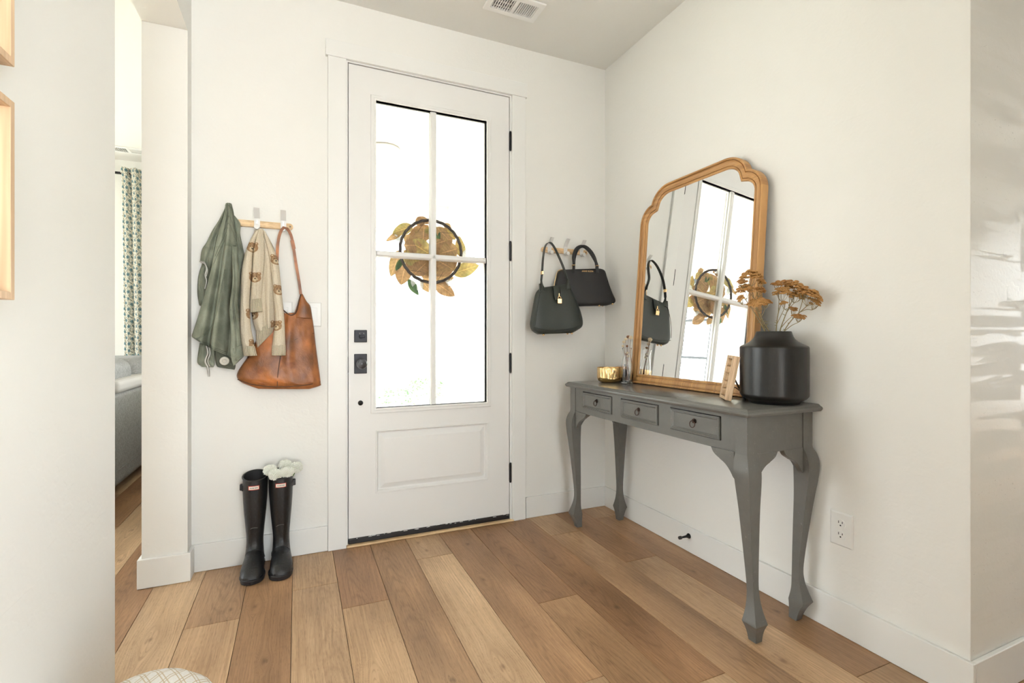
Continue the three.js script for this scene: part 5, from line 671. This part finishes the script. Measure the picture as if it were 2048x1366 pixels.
// ------------------------------------------------------------------ living room
{
  const hm = tex(256, 256, (x, y) => { const n = (hash(x, y >> 1) - 0.5) * 0.45 + (fbm(x / 12, y / 12, 2) - 0.5) * 0.2; return [140 * (1 + n), 139 * (1 + n), 137 * (1 + n)]; }, true, [5, 5]);
  const fab = mat(0xffffff, 0.95, { map: hm, bumpMap: fine, bumpScale: 0.0008 });
  const s = thing('sofa', 'grey heather sofa seen from behind through the opening', 'sofa');
  part('back', box(-2.02, -1.79, 0.09, 0.72, -3.0, -0.7, 0.04), fab, s); part('base', box(-2.75, -2.0, 0.1, 0.42, -3.0, -0.7, 0.03), fab, s);
  part('back_piping', box(-1.7895, -1.786, 0.2, 0.206, -2.96, -0.74), fab, s);
  part('arm', box(-2.7, -1.98, 0.4, 0.6, -3.0, -2.85, 0.04), fab, s); part('arm', box(-2.7, -1.98, 0.4, 0.6, -0.85, -0.7, 0.04), fab, s);
  for (const [x, z] of [[-1.86, -2.9], [-1.86, -0.8], [-2.65, -2.9], [-2.65, -0.8]]) part('leg', tr(cyl(0.025, 0.018, 0.1, 14), x, 0.05, z), M.black, s);
  for (const z of [-2.72, -1.97, -1.22]) part('back_cushion', box(-2.26, -1.85, 0.46, 0.93, z, z + 0.72, 0.09), fab, s);
  const th = thing('throw_blanket', 'pale folded throw over the sofa back', 'blanket');
  part('cloth', box(-2.2, -1.782, 0.71, 0.80, -2.55, -1.35, 0.035), mat(C(0.52, 0.5, 0.47), 0.95, { bumpMap: fine, bumpScale: 0.001 }), th);
  // curtain
  const ct = canvasTex(512, 512, (c) => {
    c.fillStyle = '#e6e1d3'; c.fillRect(0, 0, 512, 512);
    const put = (x, y, f) => { for (const ox of [-512, 0, 512]) for (const oy of [-512, 0, 512]) { c.save(); c.translate(x + ox, y + oy); f(); c.restore(); } };
    for (let i = 0; i < 300; i++) { const a = rnd() * 6.28, x = rnd() * 512, y = rnd() * 512, col = ['#33433c', '#4c5f52', '#2b3833', '#7f7a5c'][i % 4]; put(x, y, () => { c.rotate(a); c.fillStyle = col; c.beginPath(); c.ellipse(0, 0, 15, 5.5, 0, 0, 7); c.fill(); }); }
    for (const [x, y, r] of [[70, 70, 54], [230, 120, 48], [400, 60, 56], [140, 250, 52], [330, 280, 56], [480, 220, 48], [60, 420, 52], [230, 430, 56], [410, 430, 54]]) { const rot = rnd() * 6; put(x, y, () => { c.rotate(rot); for (let k = 0; k < 7; k++) { c.rotate(6.283 / 7); c.fillStyle = k % 2 ? '#7f9a9e' : '#688892'; c.beginPath(); c.ellipse(r * 0.5, 0, r * 0.52, r * 0.3, 0, 0, 7); c.fill(); } c.fillStyle = '#2f4a55'; c.beginPath(); c.arc(0, 0, r * 0.24, 0, 7); c.fill(); c.strokeStyle = '#46646c'; c.lineWidth = 3; c.beginPath(); c.arc(0, 0, r * 0.55, 0, 7); c.stroke(); }); }
  });
  ct.repeat.set(6, 6);
  const cm = mat(0xffffff, 0.9, { map: ct, transmission: 0.15, thickness: 0, side: THREE.DoubleSide });
  const c = thing('curtain', 'floral teal and cream curtain at the living room window', 'curtain');
  const wave = (u) => 0.035 * Math.sin(u * 40) + 0.012 * Math.sin(u * 93 + 1);
  part('panel', grid(160, 30, (u, v) => { const y = lerp(0.05, 2.70, v), g = lerp(1, 0.9, v); return [-2.24 + 0.03 * (1 - v) + u * 0.6 * g, y, -3.13 + wave(u) * lerp(1, 0.6, v), u * 1.05, y]; }), cm, c);
  part('header', grid(160, 4, (u, v) => [-2.245 + u * 0.545, 2.66 + v * 0.06, -3.125 + wave(u) * 0.6, u * 1.05, 2.66 + v * 0.06]), cm, c);
  const r = thing('curtain_rod', 'dark curtain rod above the living room window', 'curtain rod'); part('rod', tr(cyl(0.012, 0.012, 2.9, 16).rotateZ(Math.PI / 2), -3.2, 2.67, -3.16), M.blackmetal, r); part('bracket', [box(-1.8, -1.785, 2.66, 2.68, -3.25, -3.15), box(-4.62, -4.6, 2.66, 2.68, -3.25, -3.15)], M.blackmetal, r);
}
// ------------------------------------------------------------------ porch and yard
{
  const pf = struct('porch_floor', box(-1.148, 3.4, -0.16, -0.03, -3.7, -0.15), M.concrete, 'pale concrete porch floor outside the door', 'porch floor');
  const pc = struct('porch_ceiling', box(-1.148, 3.4, 2.79, 2.83, -3.7, -0.15), M.siding, 'white board porch ceiling outside the door', 'porch ceiling');
  for (let i = 0; i < 31; i++) { const z = -0.2 - i * 0.105; part('soffit_board', box(-1.14, 1.08, 2.765, 2.789, z - 0.104, z - 0.002, 0.004), M.siding, pc); }
  struct('porch_beam', [box(1.08, 1.36, 2.42, 2.79, -3.45, -0.15), box(-1.148, 1.36, 2.42, 2.79, -3.7, -3.45)], M.siding, 'white porch beam carrying the roof edge', 'beam');
  const col = thing('porch_column', 'square white porch column seen through right door pane', 'column', [1.22, -0.03, -3.55]); part('shaft', box(-0.11, 0.11, 0, 2.45, -0.11, 0.11, 0.006), M.siding, col); part('capital', box(-0.14, 0.14, 2.25, 2.45, -0.14, 0.14, 0.004), M.siding, col); part('base', box(-0.14, 0.14, 0, 0.18, -0.14, 0.14, 0.004), M.siding, col);
  const pl = thing('porch_light', 'round flush porch ceiling light seen through left pane', 'ceiling lamp', [0.0, 2.765, -1.73]); part('pan', tr(cyl(0.15, 0.15, 0.012, 36), 0, -0.006, 0), M.siding, pl); part('diffuser', tr(lathe([[0.0005, -0.05], [0.08, -0.046], [0.125, -0.03], [0.14, 0], [0.0005, 0]], 36), 0, -0.012, 0), M.plastic, pl);
  struct('yard', box(-40, 40, -0.35, -0.2, -60, -3.7), mat(C(0.42, 0.44, 0.36), 0.95), 'bright front yard beyond the porch', 'ground');
  struct('patio', box(-12, 14, -0.3, -0.08, 5.35, 30), M.concrete, 'pale patio outside the great room, behind the camera', 'ground');
  struct('side_yard', box(-40, -5.4, -0.3, -0.2, -3.7, 30), mat(C(0.45, 0.46, 0.4), 0.95), 'pale side yard outside the living room', 'ground');
  const lf = [mat(C(0.16, 0.24, 0.13), 0.8, { side: THREE.DoubleSide }), mat(C(0.2, 0.29, 0.18), 0.8, { side: THREE.DoubleSide })];
  const shrub = (x, z, r, k, label) => { const t = thing('shrub', label, 'shrub', [x, -0.2, z]); const a = []; for (let i = 0; i < 420; i++) { const d = V3(rr(-1, 1), rr(-0.2, 1), rr(-1, 1)).normalize().multiplyScalar(r * Math.cbrt(rr(0.3, 1))); const q = new THREE.CircleGeometry(rr(0.025, 0.045), 5).scale(1, 0.55, 1).rotateX(rnd() * 6).rotateY(rnd() * 6); a.push(q.translate(d.x, d.y * 0.9 + r * 0.4, d.z)); } part('foliage', a, lf[k], t).userData.kind = 'stuff'; part('stem', tr(cyl(0.02, 0.03, r, 8), 0, r * 0.3, 0), M.concrete, t); };
  shrub(0.95, -6.3, 0.34, 1, 'small green shrub low in the left door pane'); shrub(1.75, -7.3, 0.4, 0, 'green shrub beside the door muntin, further out');
  const hb = thing('neighbour_house', 'pale house across the street behind the door glass', 'house', [3.2, -0.2, -24]);
  part('wall', box(-4, 4, 0, 3, -3, 0), M.siding, hb); part('roof', boxUV(extr(poly([[-4.4, 3], [4.4, 3], [0, 5.4]]), 3.6).translate(0, 0, -3.3)), mat(C(0.4, 0.4, 0.42), 0.8), hb);
  for (const x of [-2.8, -1.2, 0.4, 2.4]) { const w = part('window', box(x - 0.4, x + 0.4, 1, 2.3, 0, 0.05), mat(C(0.12, 0.16, 0.2), 0.3), hb); part('sill', box(x - 0.48, x + 0.48, 0.92, 1, 0, 0.09), M.siding, w); }
}
renderer.render(scene, camera);
